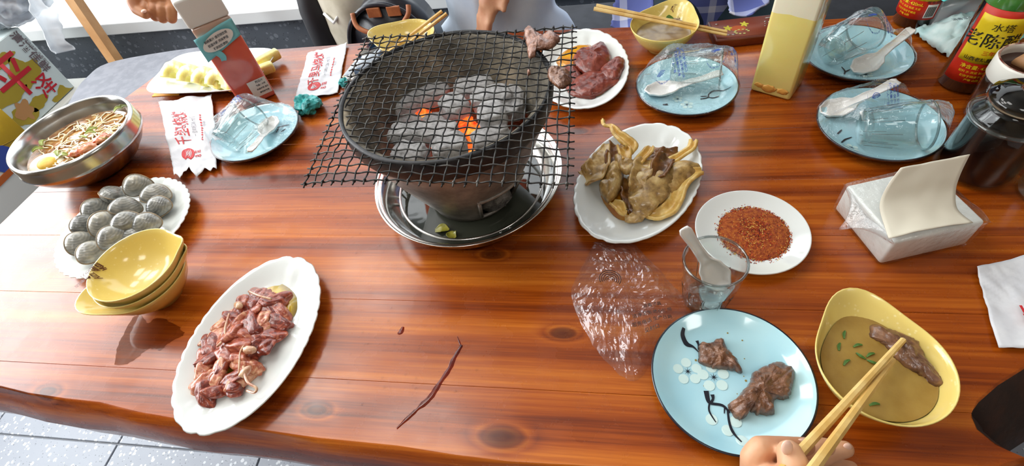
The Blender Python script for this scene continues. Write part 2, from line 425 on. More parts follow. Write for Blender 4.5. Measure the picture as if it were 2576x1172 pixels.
YC = [.10, .228, .345, .46, .565, .68, .79, .90, 1.1]
for bi in range(len(YC)-1):
    y0, y1 = YC[bi], YC[bi+1]; g = .0004
    poly = clipy(clipy(dens, y0+g, True), y1-g, False)
    n = len(poly); V = []; lev = [(0, 0), (-.0018, .0022), (-.006, .005), (-.02, .012), (-.05, .02), (-.08, .016), (-TH, .0)]
    for li, (dz, off) in enumerate(lev):
        for i, (x, y) in enumerate(poly):
            a, b = poly[i-1], poly[(i+1) % n]; tx, ty = b[0]-a[0], b[1]-a[1]; l = math.hypot(tx, ty) or 1
            nx, ny = ty/l, -tx/l
            cut = abs(y-y0-g) < 1e-6 or abs(y-y1+g) < 1e-6
            if cut: nx, ny = 0, 0
            o = off+(.009*nz((x*7, y*7, dz*18), 1, 3) if li > 1 else 0)
            o += (.05*(-dz/TH)**1.3 if x > .365 and .185 < y < .31 and not cut else 0)
            V.append((x+nx*o+.07, y+ny*o-.6, T+dz))
    F = [tuple(range(n))]+[tuple(range((len(lev)-1)*n, len(lev)*n))[::-1]]
    for li in range(len(lev)-1):
        for i in range(n):
            j = (i+1) % n; F.append((li*n+j, li*n+i, (li+1)*n+i, (li+1)*n+j))
    o = mesh('plank', V, F, [WOOD, SHADEBARK], table, True)
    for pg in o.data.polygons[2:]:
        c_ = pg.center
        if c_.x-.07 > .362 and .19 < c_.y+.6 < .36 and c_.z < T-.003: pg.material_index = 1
    o.data.polygons[0].use_smooth = False; o.data.polygons[1].use_smooth = False
DKWOOD = mat('dark_leg_wood', srgb(74, 38, 18), .5, col2=srgb(58, 28, 12), nscale=12)
for x, y in ((-.36, .24), (.6, .4), (-.86, .9), (.75, .9)):
    mesh('leg', *box(.09, .07, T-TH-.03, (x+.07, y-.6, (T-TH-.03)/2), .004), DKWOOD, table, False)
for y in (.32, .9): mesh('rail', *box(1.5, .05, .035, (0, y-.6, T-TH-.0175)), DKWOOD, table, False)
# ================================================================ crockery builders
PA, PB = .1315, .087
def oval_plate(center, a, b, rot, label, group=None, at=.7, scal=True, lobes=30, full=False, hh=.022):
    t = thing('serving_plate', label, 'plate', (center.x, center.y, T), rot, group)
    top = [(0, .006), (.3, .006), (.55, .0062), (.68, .0075), (.76, .011), (.84, .0155), (.9, .0185), (.95, hh-.001), (.985, hh), (1, hh-.0012)]
    bot = [(.985, hh-.0028), (.9, .0145), (.8, .009), (.7, .004), (.6, .0015), (.58, 0), (.54, 0), (.53, .002), (0, .0025)]
    prof = top+bot; n = 132; ntop = len(top)
    def wgt(th):
        if full: return 1.
        return clamp(sstep(.1, .7, math.cos(th-at+rot))+sstep(.1, .7, -math.cos(th-at+rot)))
    def mod(th, r, z, i):
        s = r; R = 1/math.sqrt((math.cos(th)/a)**2+(math.sin(th)/b)**2); R *= 1.0
        if scal:
            q = wgt(th)*sstep(.66, .95, s); c = abs(math.sin(lobes*th/2))
            R *= 1-.022*q*(1-c)**1.5*sstep(.8, 1, s); z = z+q*.0009*(c-.6)
        if i < ntop and s < .97 and not full:   # moulded swirls at both ends of the oval
            for e in (1, -1):
                dx = s*R*math.cos(th)-e*a*.76; dy = s*R*math.sin(th)+e*b*.12; d = math.hypot(dx, dy)
                if d < .024: z += .0022*math.cos(d/.024*PI*1.6+math.atan2(dy, dx)*1.0)*sstep(.024, .014, d)*.8
        return s*R, z
    fixn(mesh('dish', *lathe([(r, z) for r, z in prof], n, mod), WHITE, t)); return t
def round_plate(center, R, label, hh=.02, m=None, rim=None, name='plate', rot=0, group=None, foot=.55):
    t = thing(name, label, 'plate', (center.x, center.y, T), rot, group)
    top = [(0, .0065), (.35, .0066), (.6, .007), (.72, .0085), (.82, .0118), (.92, hh-.0025), (.975, hh-.0003)]
    rimp = [(.975, hh-.0003), (.99, hh), (1, hh-.0008), (.998, hh-.0022), (.985, hh-.0035)]
    bot = [(.985, hh-.0035), (.9, hh-.009), (.75, .0045), (foot+.03, .002), (foot+.02, 0), (foot-.03, 0), (foot-.05, .002), (0, .002)]
    sc = lambda pr: [(r*R, z) for r, z in pr]
    if rim:
        mesh('dish', *lathe(sc(top), 96), m, t); mesh('rim', *lathe(sc(rimp), 96), rim, t); mesh('underside', *lathe(sc(bot), 72), rim, t)
    else: mesh('dish', *lathe(sc(top+rimp[1:]+bot[1:]), 96), m or WHITE, t)
    return t
def plate_z(R, hh, r):
    pr = [(0, .0065), (.35, .0066), (.6, .007), (.72, .0085), (.82, .0118), (.92, hh-.0025), (.975, hh)]
    s = r/R
    for (a, za), (b, zb) in zip(pr, pr[1:]):
        if s <= b: return za+(zb-za)*(s-a)/(b-a)
    return hh
BR, BH = .0856, .02
def on_plate(t, pts, dz=.0004):
    """photo positions of a print -> points on the glaze of plate t (local)"""
    out = []
    for px, py in pts:
        q = P(px, py, .008); x, y = q.x-t.location.x, q.y-t.location.y; r = min(math.hypot(x, y), BR*.96)
        z = plate_z(BR, BH, r); q = P(px, py, z+dz); out.append(Vector((q.x-t.location.x, q.y-t.location.y, z+dz)))
    return out
def lay(V, dz):
    return [Vector((v.x, v.y, plate_z(BR, BH, math.hypot(v.x, v.y))+dz)) for v in V]
def stroke(t, pts, wid, name='branch_print', m=None):
    pp = spline(on_plate(t, pts), 5); n = len(pp); V, F = [], []
    for i, p in enumerate(pp):
        d = (pp[min(i+1, n-1)]-pp[max(i-1, 0)]).normalized(); s = Vector((-d.y, d.x, 0)); k = i/(n-1)*(len(wid)-1); j = min(int(k), len(wid)-2); w_ = wid[j]*(1-k+j)+wid[j+1]*(k-j)
        V += [p+s*w_/2+Vector((0, 0, .0003)), p-s*w_/2+Vector((0, 0, .0003))]
    F = [(2*i, 2*i+1, 2*i+3, 2*i+2) for i in range(n-1)]
    return mesh(name, lay(V, .0009), F, m or BLACKINK, prt(t, 'dish'))
def dot(t, px, py, r, m=None, name='petal_print'):
    c = on_plate(t, [(px, py)])[0]; V = [c+Vector((r*math.cos(a*PI/8), r*math.sin(a*PI/8), 0)) for a in range(16)]
    return flat(lay(V, .0005), m or WHITEINK, name, prt(t, 'dish'))
def blossom(t, px, py, r=.009):
    c = on_plate(t, [(px, py)])[0]
    for k in range(5):
        a = 2*PI*k/5+.4; q = c+Vector((math.cos(a)*r*.8, math.sin(a)*r*.8, -.0001))
        flat(lay([q+Vector((r*.42*math.cos(b*PI/8), r*.42*math.sin(b*PI/8), 0)) for b in range(16)], .0006), WHITEINK, 'petal_print', prt(t, 'dish'))
    V, F = [], []
    for k in range(8):
        a = 2*PI*k/8; d = Vector((math.cos(a), math.sin(a), 0)); s = Vector((-d.y, d.x, 0)); i = len(V)
        V += [c+s*.0005+Vector((0, 0, .0003)), c+d*r*.38+Vector((0, 0, .0003)), c-s*.0005+Vector((0, 0, .0003))]; F.append((i, i+1, i+2))
    mesh('stamen_print', lay(V, .001), F, BLACKINK, prt(t, 'dish'), False)
def blue_plate(c, label):
    return round_plate(c, BR, label, BH, BLUE, NAVY, 'blue_plate', group='pale blue plates with a dark rim')

CREAM = None
def cream():
    t = NT('speckled_yellow_melamine'); c = t.coord(); v = t.node('ShaderNodeTexVoronoi', {'Vector': c, 'Scale': 170})
    k = t.ramp(v.outputs['Distance'], [(.12, (1, 1, 1)), (.3, (0, 0, 0))]); k = t.math('MULTIPLY', k, t.ramp(t.noise(c, 60, 2), [(.5, (0, 0, 0)), (.6, (1, 1, 1))]))
    t.set(Base_Color=t.mix(t.math('MULTIPLY', k, .5), srgb(228, 204, 118), srgb(248, 238, 190)), Roughness=.18, Coat_Weight=.4); return t.m
CREAM = cream()
def bowl_prof():
    o = [(.40, 0), (.43, .0), (.44, .005), (.52, .009), (.7, .018), (.85, .031), (.95, .044), (.99, .0505)]
    i = [(.985, .052), (.965, .0515), (.92, .0435), (.82, .0315), (.66, .0195), (.45, .012), (.2, .0095), (0, .009)]
    return [(0, .003), (.38, .003)]+o+i
BWR = .0635
def bowl_mod(th, r, z, i):
    lip = math.exp(-(min(th, 2*PI-th)/.5)**2); q = sstep(.012, .052, z)
    return r*BWR*(1+.42*lip*q), z+.003*lip*q
def sauce_bowl(loc, rz, label, rot=None, group='yellow bowls with a pouring lip'):
    t = thing('sauce_bowl', label, 'bowl', loc, rz, group, rot); mesh('bowl_body', *lathe(bowl_prof(), 72, bowl_mod), CREAM, t); return t
def bowl_fill(name, label, cat, bowl, z, m, seed, wav=.0008):
    """liquid surface that fits the bowl at height z"""
    inn = [(.985, .052), (.92, .0435), (.82, .0315), (.66, .0195), (.45, .012)]
    for (ra, za), (rb, zb) in zip(inn, inn[1:]):
        if zb <= z <= za: r0 = rb+(ra-rb)*(z-zb)/(za-zb)
    def mod(th, r, zz, i):
        R, _ = bowl_mod(th, r, z, 0); return R, zz+wav*nz((R*math.cos(th)*60, R*math.sin(th)*60, seed), 1)
    pr = [(0, z), (r0*.2, z), (r0*.4, z), (r0*.6, z), (r0*.8, z), (r0*.93, z), (r0*.985, z+.0006)]
    o = mesh(name, *lathe(pr[::-1]+[], 64, mod), m); fixn(o); o.location = bowl.location; o.rotation_euler = bowl.rotation_euler
    return tag(o, label, cat)

def tumbler(label, M=None, loc=None, rot=None, m=None, h=.082, r=.0352):
    t = thing('glass_tumbler', label, 'glass', loc or (0, 0, 0), 0, 'glass tumblers', rot)
    if M is not None: t.matrix_basis = M
    def mod(th, rr, z, i):
        if i < 7 and .006 < z < h*.55: return rr*(1-.035*abs(math.sin(5*th))), z
        return rr, z
    o = [(0, 0), (.7, 0), (.735, .003), (.75, .008), (.82, h*.3), (.89, h*.52), (.93, h*.56), (.97, h*.8), (1, h-.001)]
    i = [(.985, h), (.95, h-.0015), (.92, h*.8), (.85, h*.5), (.74, h*.25), (.64, .0125), (.4, .0105), (0, .010)]
    mesh('glass_body', *lathe([(a*r, z) for a, z in o+i], 60, mod), m or GLASSTHIN, t)
    mesh('rim', *tube([(r*.972*math.cos(a*PI/30), r*.972*math.sin(a*PI/30), h-.001) for a in range(60)], .0017, 8, True), GLASSEDGE, t)
    mesh('thick_base', *lathe([(0, .0008), (.68*r, .0008), (.71*r, .003), (.64*r, .0095), (0, .0095)], 40), GLASSBASE, t)
    for k in range(10):
        a = 2*PI*k/10; mesh('facet_edge', *tube([(r*q*math.cos(a), r*q*math.sin(a), z) for q, z in ((.742, .006), (.82, h*.3), (.893, h*.52))], .0006, 5), GLASSEDGE, t)
    return t
SPOONM = mat('white_melamine', (.82, .8, .77, 1), .22, coat=.3)
def spoon(label, a, b, up=Vector((0, 0, 1)), L=.128, group='white soup spoons', ws=1.0):
    """a = tip of the spoon bowl, b = end of the handle"""
    d = (b-a).normalized(); s = up.cross(d).normalized(); u = d.cross(s)
    M = Matrix(((d.x, s.x, u.x, a.x), (d.y, s.y, u.y, a.y), (d.z, s.z, u.z, a.z), (0, 0, 0, 1)))
    t = thing('soup_spoon', label, 'spoon', (0, 0, 0), 0, group); t.matrix_basis = M; L = (b-a).length
    def prof(x, tab):
        for (xa, ya), (xb, yb) in zip(tab, tab[1:]):
            if x <= xb:
                f = (x-xa)/(xb-xa); f = f*f*(3-2*f); return ya+(yb-ya)*f
        return tab[-1][1]
    wt = [(0, .003), (.06, .026), (.2, .041), (.34, .034), (.48, .015), (.7, .0135), (.95, .0165), (1, .011)]
    dt = [(0, .001), (.08, .009), (.3, .0115), (.46, .004), (.6, .0025), (1, .0015)]
    zt = [(0, .012), (.2, .012), (.45, .0125), (.65, .018), (1, .026)]
    def fn(x, v):
        y = (v-.5)*2; yy = y*ws*prof(x, wt)/2; return (x*L, yy, prof(x, zt)-prof(x, dt)*(1-abs(y)**3))
    mesh('spoon_body', *sheet(fn, 44, 12, .0022), SPOONM, t); return t
BAMBOO = mat('bamboo', srgb(232, 200, 132), .45, col2=srgb(212, 170, 94), nscale=30)
def chopstick(a, b, label, group, ra=.0024, rb=.0036):
    n = 10; path = [a.lerp(b, i/n) for i in range(n+1)]; rs = [ra+(rb-ra)*i/n for i in range(n+1)]
    o = mesh('chopstick', *tube(path, rs, 7), BAMBOO); o.data.polygons.foreach_set('use_smooth', [False]*len(o.data.polygons))
    c = a; o.data.transform(Matrix.Translation(-c)); o.location = c
    return tag(o, label, 'chopstick', group)
def wrap_film(plate, label, segs, seed, slope=1.15, prints=()):
    """clear film pulled over the plate and what lies on it; segs = (a, b, top height) ridges in plate coordinates"""
    t = thing('plastic_wrap', label, 'plastic wrap', plate.location, 0, 'clear films over the wrapped table settings')
    def dseg(p, a, b):
        ab = b-a; k = clamp((p-a).dot(ab)/max(ab.length_squared, 1e-9)); return (p-(a+ab*k)).length
    def hgt(x, y):
        p = Vector((x, y)); r = p.length
        h = 0
        for a, b, top in segs: h = max(h, top-max(0, dseg(p, a, b)-.012)*slope)
        base = BH+.0012
        d = sstep(BR*1.0, BR*.7, r)
        fold = .0035*abs(nz((x*38, y*38, seed), 1, seed))+.0015*abs(nz((x*120, y*120, seed), 1, seed))
        return base+max(h-base, 0)*sstep(BR*1.02, BR*.86, r)+fold*(.3+d)
    pr = [(BR*.80, .009), (BR*.93, .0155), (BR*1.006, BH-.003), (BR*1.012, BH+.0006)]+[(BR*(1-.025*k), 0) for k in range(1, 40)]+[(0, 0)]
    def mod(th, r, z, i):
        if i < 4: return r*(1+.012*nz((math.cos(th)*9, math.sin(th)*9, z*300), 1, seed)), z
        return r, hgt(r*math.cos(th), r*math.sin(th))
    V, F = lathe(pr, 110, mod); V[-1].z = hgt(0, 0); fo = mesh('film', V, F, FILM, t)
    for (cx, cy, rad, rot) in prints:
        mp = lambda x, y: Vector((x, y, hgt(x, y)+.0006))
        cs, sn = math.cos(rot), math.sin(rot)
        R2 = lambda x, y: (cx+x*cs-y*sn, cy+x*sn+y*cs)
        words = '消毒餐具洁净卫生放心使用'
        for k, ch in enumerate(words):
            a = PI*1.15*k/len(words)+PI*.92
            text(ch, .0052, BLUEINK, 'film_print', fo, lambda x, y, a=a: mp(*R2(rad*math.cos(a)-x*math.sin(a), rad*math.sin(a)+x*math.cos(a)+y*.4)), .00008)
        for k in range(4):
            pts = [R2(rad*(.16+.1*k)*math.cos(b), rad*(.1+.1*k)*math.sin(b)) for b in [PI*.1+PI*.85*j/9 for j in range(10)]]
            mesh('film_print', *tube([mp(*q) for q in pts], .0005, 5), BLUEINK, fo)
        for k, s in enumerate(['一人一套', '餐饮具集中消毒', '服务电话 保质期七天', '生产日期 见封口']):
            text(s, .0042, BLUEINK, 'film_print', fo, lambda x, y, k=k: mp(*R2(rad*1.35+y+k*.0055, -x)), .00006)
    return t
# ================================================================ brazier, pan, grill
BX, BY = -.2, .54
STEEL = mat('stainless_steel', (.62, .62, .6, 1), .2, 1, col2=(.5, .5, .48, 1), nscale=8)
STEELB = mat('brushed_steel', (.68, .67, .64, 1), .16, 1)
pan = thing('steel_pan', 'round stainless steel pan on the table under the charcoal brazier', 'pan', (BX-.002, BY+.004, T))
PR = .142
fixn(mesh('pan_body', *lathe([(0, 0), (.72*PR, 0), (.8*PR, .004), (.93*PR, .03), (.965*PR, .046), (1*PR, .05), (1.015*PR, .0515), (1.02*PR, .05), (1.01*PR, .0485), (1*PR, .0475)][::1]+[(.985*PR, .049), (.95*PR, .046), (.915*PR, .031), (.785*PR, .0055), (.71*PR, .0018), (0, .0018)], 96), STEELB, pan))
t = NT('dirty_water'); t.set(Base_Color=srgb(60, 62, 52), Roughness=.03, Coat_Weight=1)
t.bump(t.noise(t.coord(), 25, 2), .2, .002)
tag(mesh('pan_water', *lathe([(.84*PR, .0135), (.5*PR, .013), (0, .013)], 64), t.m, None, True, (BX-.002, BY+.004, T)), 'shallow dark water pooled in the steel pan', 'water')
for k, (px, py, s) in enumerate([(1112, 580, .011), (1140, 590, .008)]):
    q = P(px, py, .014); a = k*2.1
    o = mesh('reflection_patch', *ribbon([(-s, 0, 0), (0, .002, .002), (s, 0, 0)], [.006, .016, .004], .0008, .2, k, .002), mat('yellow_reflection', srgb(170, 160, 60), .25, col2=srgb(128, 126, 44), nscale=60), None, True, (q.x, q.y, T+.014), (0, 0, a))  # yellow strip coloured as a reflection on the pan water
    tag(o, 'yellow patch standing in for a reflection on the pan water', 'reflection patch', 'painted reflection patches in the pan')
ring = thing('wire_stand', 'thin steel ring stand lying inside the pan around the brazier foot', 'stand', (BX, BY, T+.002))
mesh('ring', *tube([(.112*math.cos(a*PI/36), .112*math.sin(a*PI/36), .028) for a in range(72)], .0022, 8, True), STEELB, ring)
for k in range(3):
    a = -.95+k*2*PI/3; d = Vector((math.cos(a), math.sin(a), 0)); e = Vector((-d.y, d.x, 0))
    mesh('foot', *tube(spline([d*.112+e*.008+V3(0, 0, .028), d*.106+e*.005+V3(0, 0, .0045), d*.1045+V3(0, 0, .0025), d*.106-e*.005+V3(0, 0, .0045), d*.112-e*.008+V3(0, 0, .028)], 4), .0018, 6), STEELB, ring)

brz = thing('charcoal_brazier', 'sooty grey clay charcoal brazier standing in the steel pan', 'brazier', (BX, BY, T+.0125))
def soot(name, lo, hi, rough, mid, sc=10):
    t = NT(name); c = t.coord(); n = t.noise(c, sc, 5, .6); n2 = t.noise(c, sc*7, 4, .6)
    f = t.math('ADD', t.math('MULTIPLY', n, .75), t.math('MULTIPLY', n2, .25))
    t.set(Base_Color=t.ramp(f, [(.33, lo), (.5, mid), (.68, hi)]), Roughness=rough, Metallic=.25); t.bump(n2, .25, .002); return t.m
CLAY = soot('sooty_clay', srgb(62, 58, 56), srgb(186, 178, 168), .36, srgb(128, 122, 116))
INNER = soot('burnt_lining', srgb(44, 42, 40), srgb(196, 180, 154), .8, srgb(124, 116, 102), 12)
SOOT = soot('black_soot', srgb(10, 10, 11), srgb(52, 50, 52), .5, srgb(24, 24, 26), 20)
outp = [(.0, .0), (.062, .0), (.066, .003), (.068, .012), (.082, .04), (.096, .07), (.112, .105), (.126, .14), (.134, .162)]
V, F = lathe(outp, 96)
va = ang(V3(BX, BY), P(1275, 505, .06)); keep = []
for f in F:
    c = sum((V[i] for i in f), Vector())/len(f); da = (math.atan2(c.y, c.x)-va+PI) % (2*PI)-PI
    if .02 < c.z < .062 and abs(da) < .42 and len(f) == 4: continue
    keep.append(f)
mesh('body', V, keep, CLAY, brz)
fr = []
for s in (-1, 1):
    pts = [Vector((r*math.cos(va+s*.42), r*math.sin(va+s*.42), z)) for r, z in [(.0690, .012), (.083, .04), (.097, .07)]]; fr.append(tube(pts, .003, 6))
for r, z in ((.0690, .012), (.097, .07)): fr.append(tube([Vector((r*math.cos(va+k*.042), r*math.sin(va+k*.042), z)) for k in range(-10, 11)], .003, 6))
mesh('vent_frame', *join(*fr), CLAY, brz)
ASH = soot('grey_ash', srgb(60, 58, 56), srgb(176, 172, 168), .9, srgb(118, 116, 112), 60)
mesh('vent_ash', *xf(blob(.03, .026, .018, 4, .3, 3, 3, .2), (.055*math.cos(va), .055*math.sin(va), .03)), ASH, brz)
mesh('lining', *lathe([(.1345, .189), (.1285, .187), (.124, .165), (.112, .12), (.1, .085), (.09, .07), (0, .07)], 96, lambda th, r, z, i: (r*(1+.012*nz((math.cos(th)*3, math.sin(th)*3, z*40))), z)), INNER, brz)
mesh('rim', *lathe([(.131, .158), (.1355, .158), (.1385, .164), (.1405, .178), (.1405, .19), (.1388, .1925), (.1355, .192), (.1345, .188)], 96, lambda th, r, z, i: (r*(1+.008*nz((math.cos(th)*4, math.sin(th)*4, i*.3))), z)), SOOT, brz)
mesh('ash_bed', *lathe([(.097, .082), (.06, .09), (.03, .088), (0, .09)], 48, lambda th, r, z, i: (r, z+.004*nz((r*40*math.cos(th), r*40*math.sin(th), 0)))), ASH, brz)

def coalm():
    t = NT('ash_covered_charcoal'); c = t.coord(); g = t.node('ShaderNodeNewGeometry'); n = t.noise(c, 45, 5, .7); n2 = t.noise(c, 160, 4, .7)
    f = t.math('ADD', t.math('MULTIPLY', n, .6), t.math('MULTIPLY', n2, .4))
    z = t.node('ShaderNodeSeparateXYZ', {0: g.outputs['Position']}).outputs[2]
    t.set(Base_Color=t.ramp(f, [(.3, srgb(70, 68, 68)), (.40, srgb(160, 158, 158)), (.52, srgb(200, 198, 198)), (.75, srgb(230, 228, 226))]), Roughness=.95)
    hot = t.ramp(z, [(0.0, (1, 1, 1)), (1.0, (0, 0, 0))])
    zn = t.math('DIVIDE', t.math('SUBTRACT', z, T+.1), .036)
    hot = t.ramp(t.math('ADD', zn, t.math('MULTIPLY_ADD', n, .9, -.45)), [(.22, (1, 1, 1)), (.55, (0, 0, 0))])
    t.set(Emission_Color=(1, .09, .015, 1), Emission_Strength=t.math('MULTIPLY', hot, 1.1)); t.bump(f, .7, .003); return t.m
COAL = coalm()
EMBER = NT('glowing_ember'); _c = EMBER.coord(); EMBER.set(Base_Color=srgb(60, 20, 10), Roughness=.9, Emission_Color=EMBER.ramp(EMBER.noise(_c, 60, 3), [(.35, (.5, .02, .005)), (.55, (1, .12, .015)), (.7, (1, .35, .06))]), Emission_Strength=2.2); EMBER = EMBER.m
def coal(px0, py0, px1, py1, h, r, seed, name='charcoal_lump'):
    h += .014; r *= 1.0
    a, b = P(px0, py0, h), P(px1, py1, h); L = (b-a).length/2+.004; V, F = ico(4); out = []
    for v in V:
        s = Vector([math.copysign(abs(x)**.55, x) for x in v]); s = s*(1+.16*nz(v, 1.7, seed)+.05*nz(v, 6, seed))
        out.append(Vector((s.x*L, s.y*r, s.z*r*.85)))
    o = mesh(name, out, F, COAL, None, True, (a+b)/2, (.3*nz((seed, 0, 0)), .25*nz((0, seed, 0)), ang(a, b)))
    return tag(o, 'lump of ash-grey glowing charcoal burning in the brazier', 'charcoal', 'charcoal lumps in the brazier')
for k, (a, b, c, d, h, r) in enumerate([(990, 278, 1120, 226, .116, .018), (1148, 232, 1236, 218, .124, .019), (1128, 258, 1160, 282, .128, .019), (1192, 262, 1280, 240, .128, .018), (1210, 300, 1268, 290, .134, .021), (990, 340, 1144, 334, .122, .017), (1000, 385, 1066, 395, .116, .018), (1096, 380, 1168, 362, .122, .018), (1196, 362, 1272, 330, .122, .017), (1290, 290, 1300, 225, .118, .016), (995, 312, 1060, 300, .098, .014), (1075, 305, 1130, 320, .098, .015), (1040, 255, 1075, 262, .11, .014), (1225, 225, 1280, 215, .11, .015)]):
    coal(a, b, c, d, h, r, k+1)
for k, (px, py, h, r) in enumerate([(1178, 325, .117, .017), (1168, 305, .11, .014), (1195, 345, .108, .012), (1062, 288, .116, .015), (1030, 300, .112, .012), (1225, 265, .116, .011), (1130, 395, .11, .01), (1150, 245, .112, .012), (1185, 375, .108, .010), (1100, 365, .104, .010)]):
    q = P(px, py, h); o = mesh('ember', *blob(r, r*.8, r*.7, 20+k, .3, 2, 3, .1), EMBER, None, True, q); tag(o, 'bright orange ember glowing between the charcoal lumps', 'ember', 'embers in the brazier')

GH = .2085
WIRE = mat('blackened_wire', srgb(40, 40, 40), .5, .6, col2=srgb(96, 94, 90), nscale=60, nlo=.45, nhi=.7)
cn = [P(762, 453, GH-.012), P(1426, 462, GH), P(1440, 70, GH), P(922, 98, GH)]   # near-left, near-right, far-right, far-left
def gp(u, v):
    a = cn[0].lerp(cn[1], u); b = cn[3].lerp(cn[2], u); q = a.lerp(b, v)
    q = q+Vector((.0022*nz((u*4, v*4, 1)), .0022*nz((u*4, v*4, 9)), .003*nz((u*2.2, v*2.2, 5))-.006*max(0, .12-u)/.12*(1-v))); return q
grill = thing('grill_mesh', 'square black wire mesh grill laid over the charcoal brazier', 'grill', (BX, BY, T+.205))
NW = 23
for i in range(NW+1):
    for o_ in (0, 1):
        pts = []
        for k in range(NW*4+5):
            s = (k-2)/(NW*4); ph = math.cos(PI*(s*NW+i+o_)); u, v = (i/NW, s) if o_ == 0 else (s, i/NW)
            q = gp(u, v); wob = .0011*nz((s*9, i*3.3+o_*50, 2)); q = q+Vector((wob if o_ == 0 else 0, wob if o_ else 0, .0011*ph)); pts.append(q-grill.location)
        V, F = tube(pts, .00095, 6)
        if True:
            e = [xf(ico(1), p, (0, 0, 0), (.0021, .0021, .0021)) for p in (pts[2], pts[-3])]; V, F = join((V, F), *e)
        mesh('wire', V, F, WIRE, grill)
MEATC = mat('cooked_meat', srgb(138, 94, 66), .32, col2=srgb(92, 56, 38), nscale=110, nlo=.35, nhi=.65, bump=.8, bscale=230, bdist=.003, coat=.35)
MEATG = mat('half_cooked_meat', srgb(176, 128, 104), .32, col2=srgb(116, 72, 54), nscale=110, nlo=.35, nhi=.65, bump=.8, bscale=220, bdist=.003, coat=.4)
def densify(pts, n=4, jit=.0008, seed=0):
    out = []
    for i in range(len(pts)):
        p0, p1, p2, p3 = pts[i-1], pts[i], pts[(i+1) % len(pts)], pts[(i+2) % len(pts)]
        for k in range(n):
            t_ = k/n; q = .5*((2*p1)+(p2-p0)*t_+(2*p0-5*p1+4*p2-p3)*t_*t_+(3*p1-p0-3*p2+p3)*t_**3)
            out.append(q+Vector((jit*nz(q, 300, seed), jit*nz(q, 300, seed+9), 0)))
    return out
def ZP(o, s, pts): return [(o[0]+x*s, o[1]+y*s) for x, y in pts]
def meat_slab(name, pxs, h, thick, m, label, cat, seed, group=None, amp=.5, fr=70):
    pts = densify([P(x, y, h) for x, y in pxs], 7, .0022, seed); c = sum(pts, Vector())/len(pts)
    V, F = slab([p-c for p in pts], thick, 14, seed, amp, fr); return tag(mesh(name, V, F, m, None, True, c), label, cat, group)
meat_slab('meat_piece', ZP((800, 0), .4096, [(1265, 190), (1300, 165), (1340, 205), (1400, 228), (1440, 200), (1490, 245), (1430, 300), (1340, 312), (1338, 342), (1295, 355), (1280, 270)]), GH+.002, .008, MEATG, 'ragged brown meat piece cooking on the far corner of the wire grill', 'meat', 3)
meat_slab('meat_piece', ZP((800, 0), .4096, [(1408, 460), (1435, 425), (1490, 428), (1540, 450), (1560, 500), (1500, 548), (1440, 515)]), GH+.002, .009, MEATC, 'small dark meat piece on the edge wires of the grill beside the kidney plate', 'meat', 4)
meat_slab('meat_piece', ZP((800, 0), .4096, [(1285, 445), (1293, 432), (1303, 442), (1300, 462), (1290, 464)]), GH+.0015, .004, MEATG, 'tiny scrap of meat stuck on the grill wires', 'meat', 5)

# ================================================================ plates of food
# --- raw meat
mp = oval_plate(V3(-.461, .273), PA, PB, math.radians(-94.7), 'white oval plate with scalloped rim heaped with raw marinated meat', 'white oval plates', at=.75)
OIL = mat('yellow_oil', srgb(226, 190, 30), .06, col2=srgb(206, 160, 18), nscale=40, coat=1)
def puddle(pxs, h, label, m=OIL, name='oil_puddle', cat='oil', th=.0012):
    pts = densify([P(x, y, h) for x, y in pxs], 4, .0006, 2); c = sum(pts, Vector())/len(pts)
    return tag(mesh(name, *slab([p-c for p in pts], th, 4, 1, .05, 30, 6), m, None, True, c), label, cat)
puddle(ZP((400, 620), .4709, [(560, 200), (640, 195), (710, 235), (738, 290), (722, 370), (640, 430), (400, 700), (300, 850), (220, 835), (135, 790), (140, 690), (190, 560), (420, 300)]), .0072, 'yellow oil pooled under the raw meat on its oval plate')
def rawmeat():
    t = NT('raw_marinated_meat'); c = t.coord(); oi = t.node('ShaderNodeObjectInfo').outputs['Random']
    n = t.noise(t.vmap(c, (1, 1, 1)), 70, 4, .6, 1.5); n2 = t.noise(c, 200, 3)
    f = t.math('ADD', t.math('ADD', t.math('MULTIPLY', n, .8), t.math('MULTIPLY', n2, .2)), t.math('MULTIPLY_ADD', oi, .26, -.13))
    t.set(Base_Color=t.ramp(f, [(.3, srgb(104, 36, 24)), (.43, srgb(150, 66, 46)), (.54, srgb(184, 102, 74)), (.66, srgb(214, 156, 120)), (.8, srgb(236, 206, 172))]), Roughness=.28, Coat_Weight=.35, Subsurface_Weight=.1, Subsurface_Scale=.004)
    t.bump(n2, .35, .002); return t.m
RAW = rawmeat()
random.seed(11)
cen = P(607, 862, .012); axd = Vector((math.cos(math.radians(82)), math.sin(math.radians(82)), 0)); sd = Vector((axd.y, -axd.x, 0))
spots = []
for k in range(900):
    u, v = random.uniform(-1, 1), random.uniform(-1, 1)
    if u*u+v*v > 1: continue
    if all((u-a)**2*2.9+(v-b)**2 > .085 for a, b in spots): spots.append((u, v))
    if len(spots) >= 40: break
mg = 'raw meat pieces on the long oval plate'
for k, (u, v) in enumerate(spots):
    q = cen+axd*u*.077+sd*v*.042; d = math.hypot(u, v); h = .013+.014*(1-d)*random.uniform(.6, 1.1)
    L = random.uniform(.016, .026); W_ = random.uniform(.0095, .015)
    o = mesh('meat_chunk', *blob(L, W_, random.uniform(.006, .0095), k+3, .42, 1.2, 4, .05, 3.5), RAW, None, True, (q.x, q.y, T+h), (random.uniform(-.5, .5), random.uniform(-.4, .4), random.uniform(0, PI)))
    tag(o, 'glistening chunk of raw marinated meat heaped on the long oval plate', 'meat', mg)
FATM = mat('meat_sinew', srgb(216, 176, 140), .25, col2=srgb(186, 126, 96), nscale=90, coat=.6)
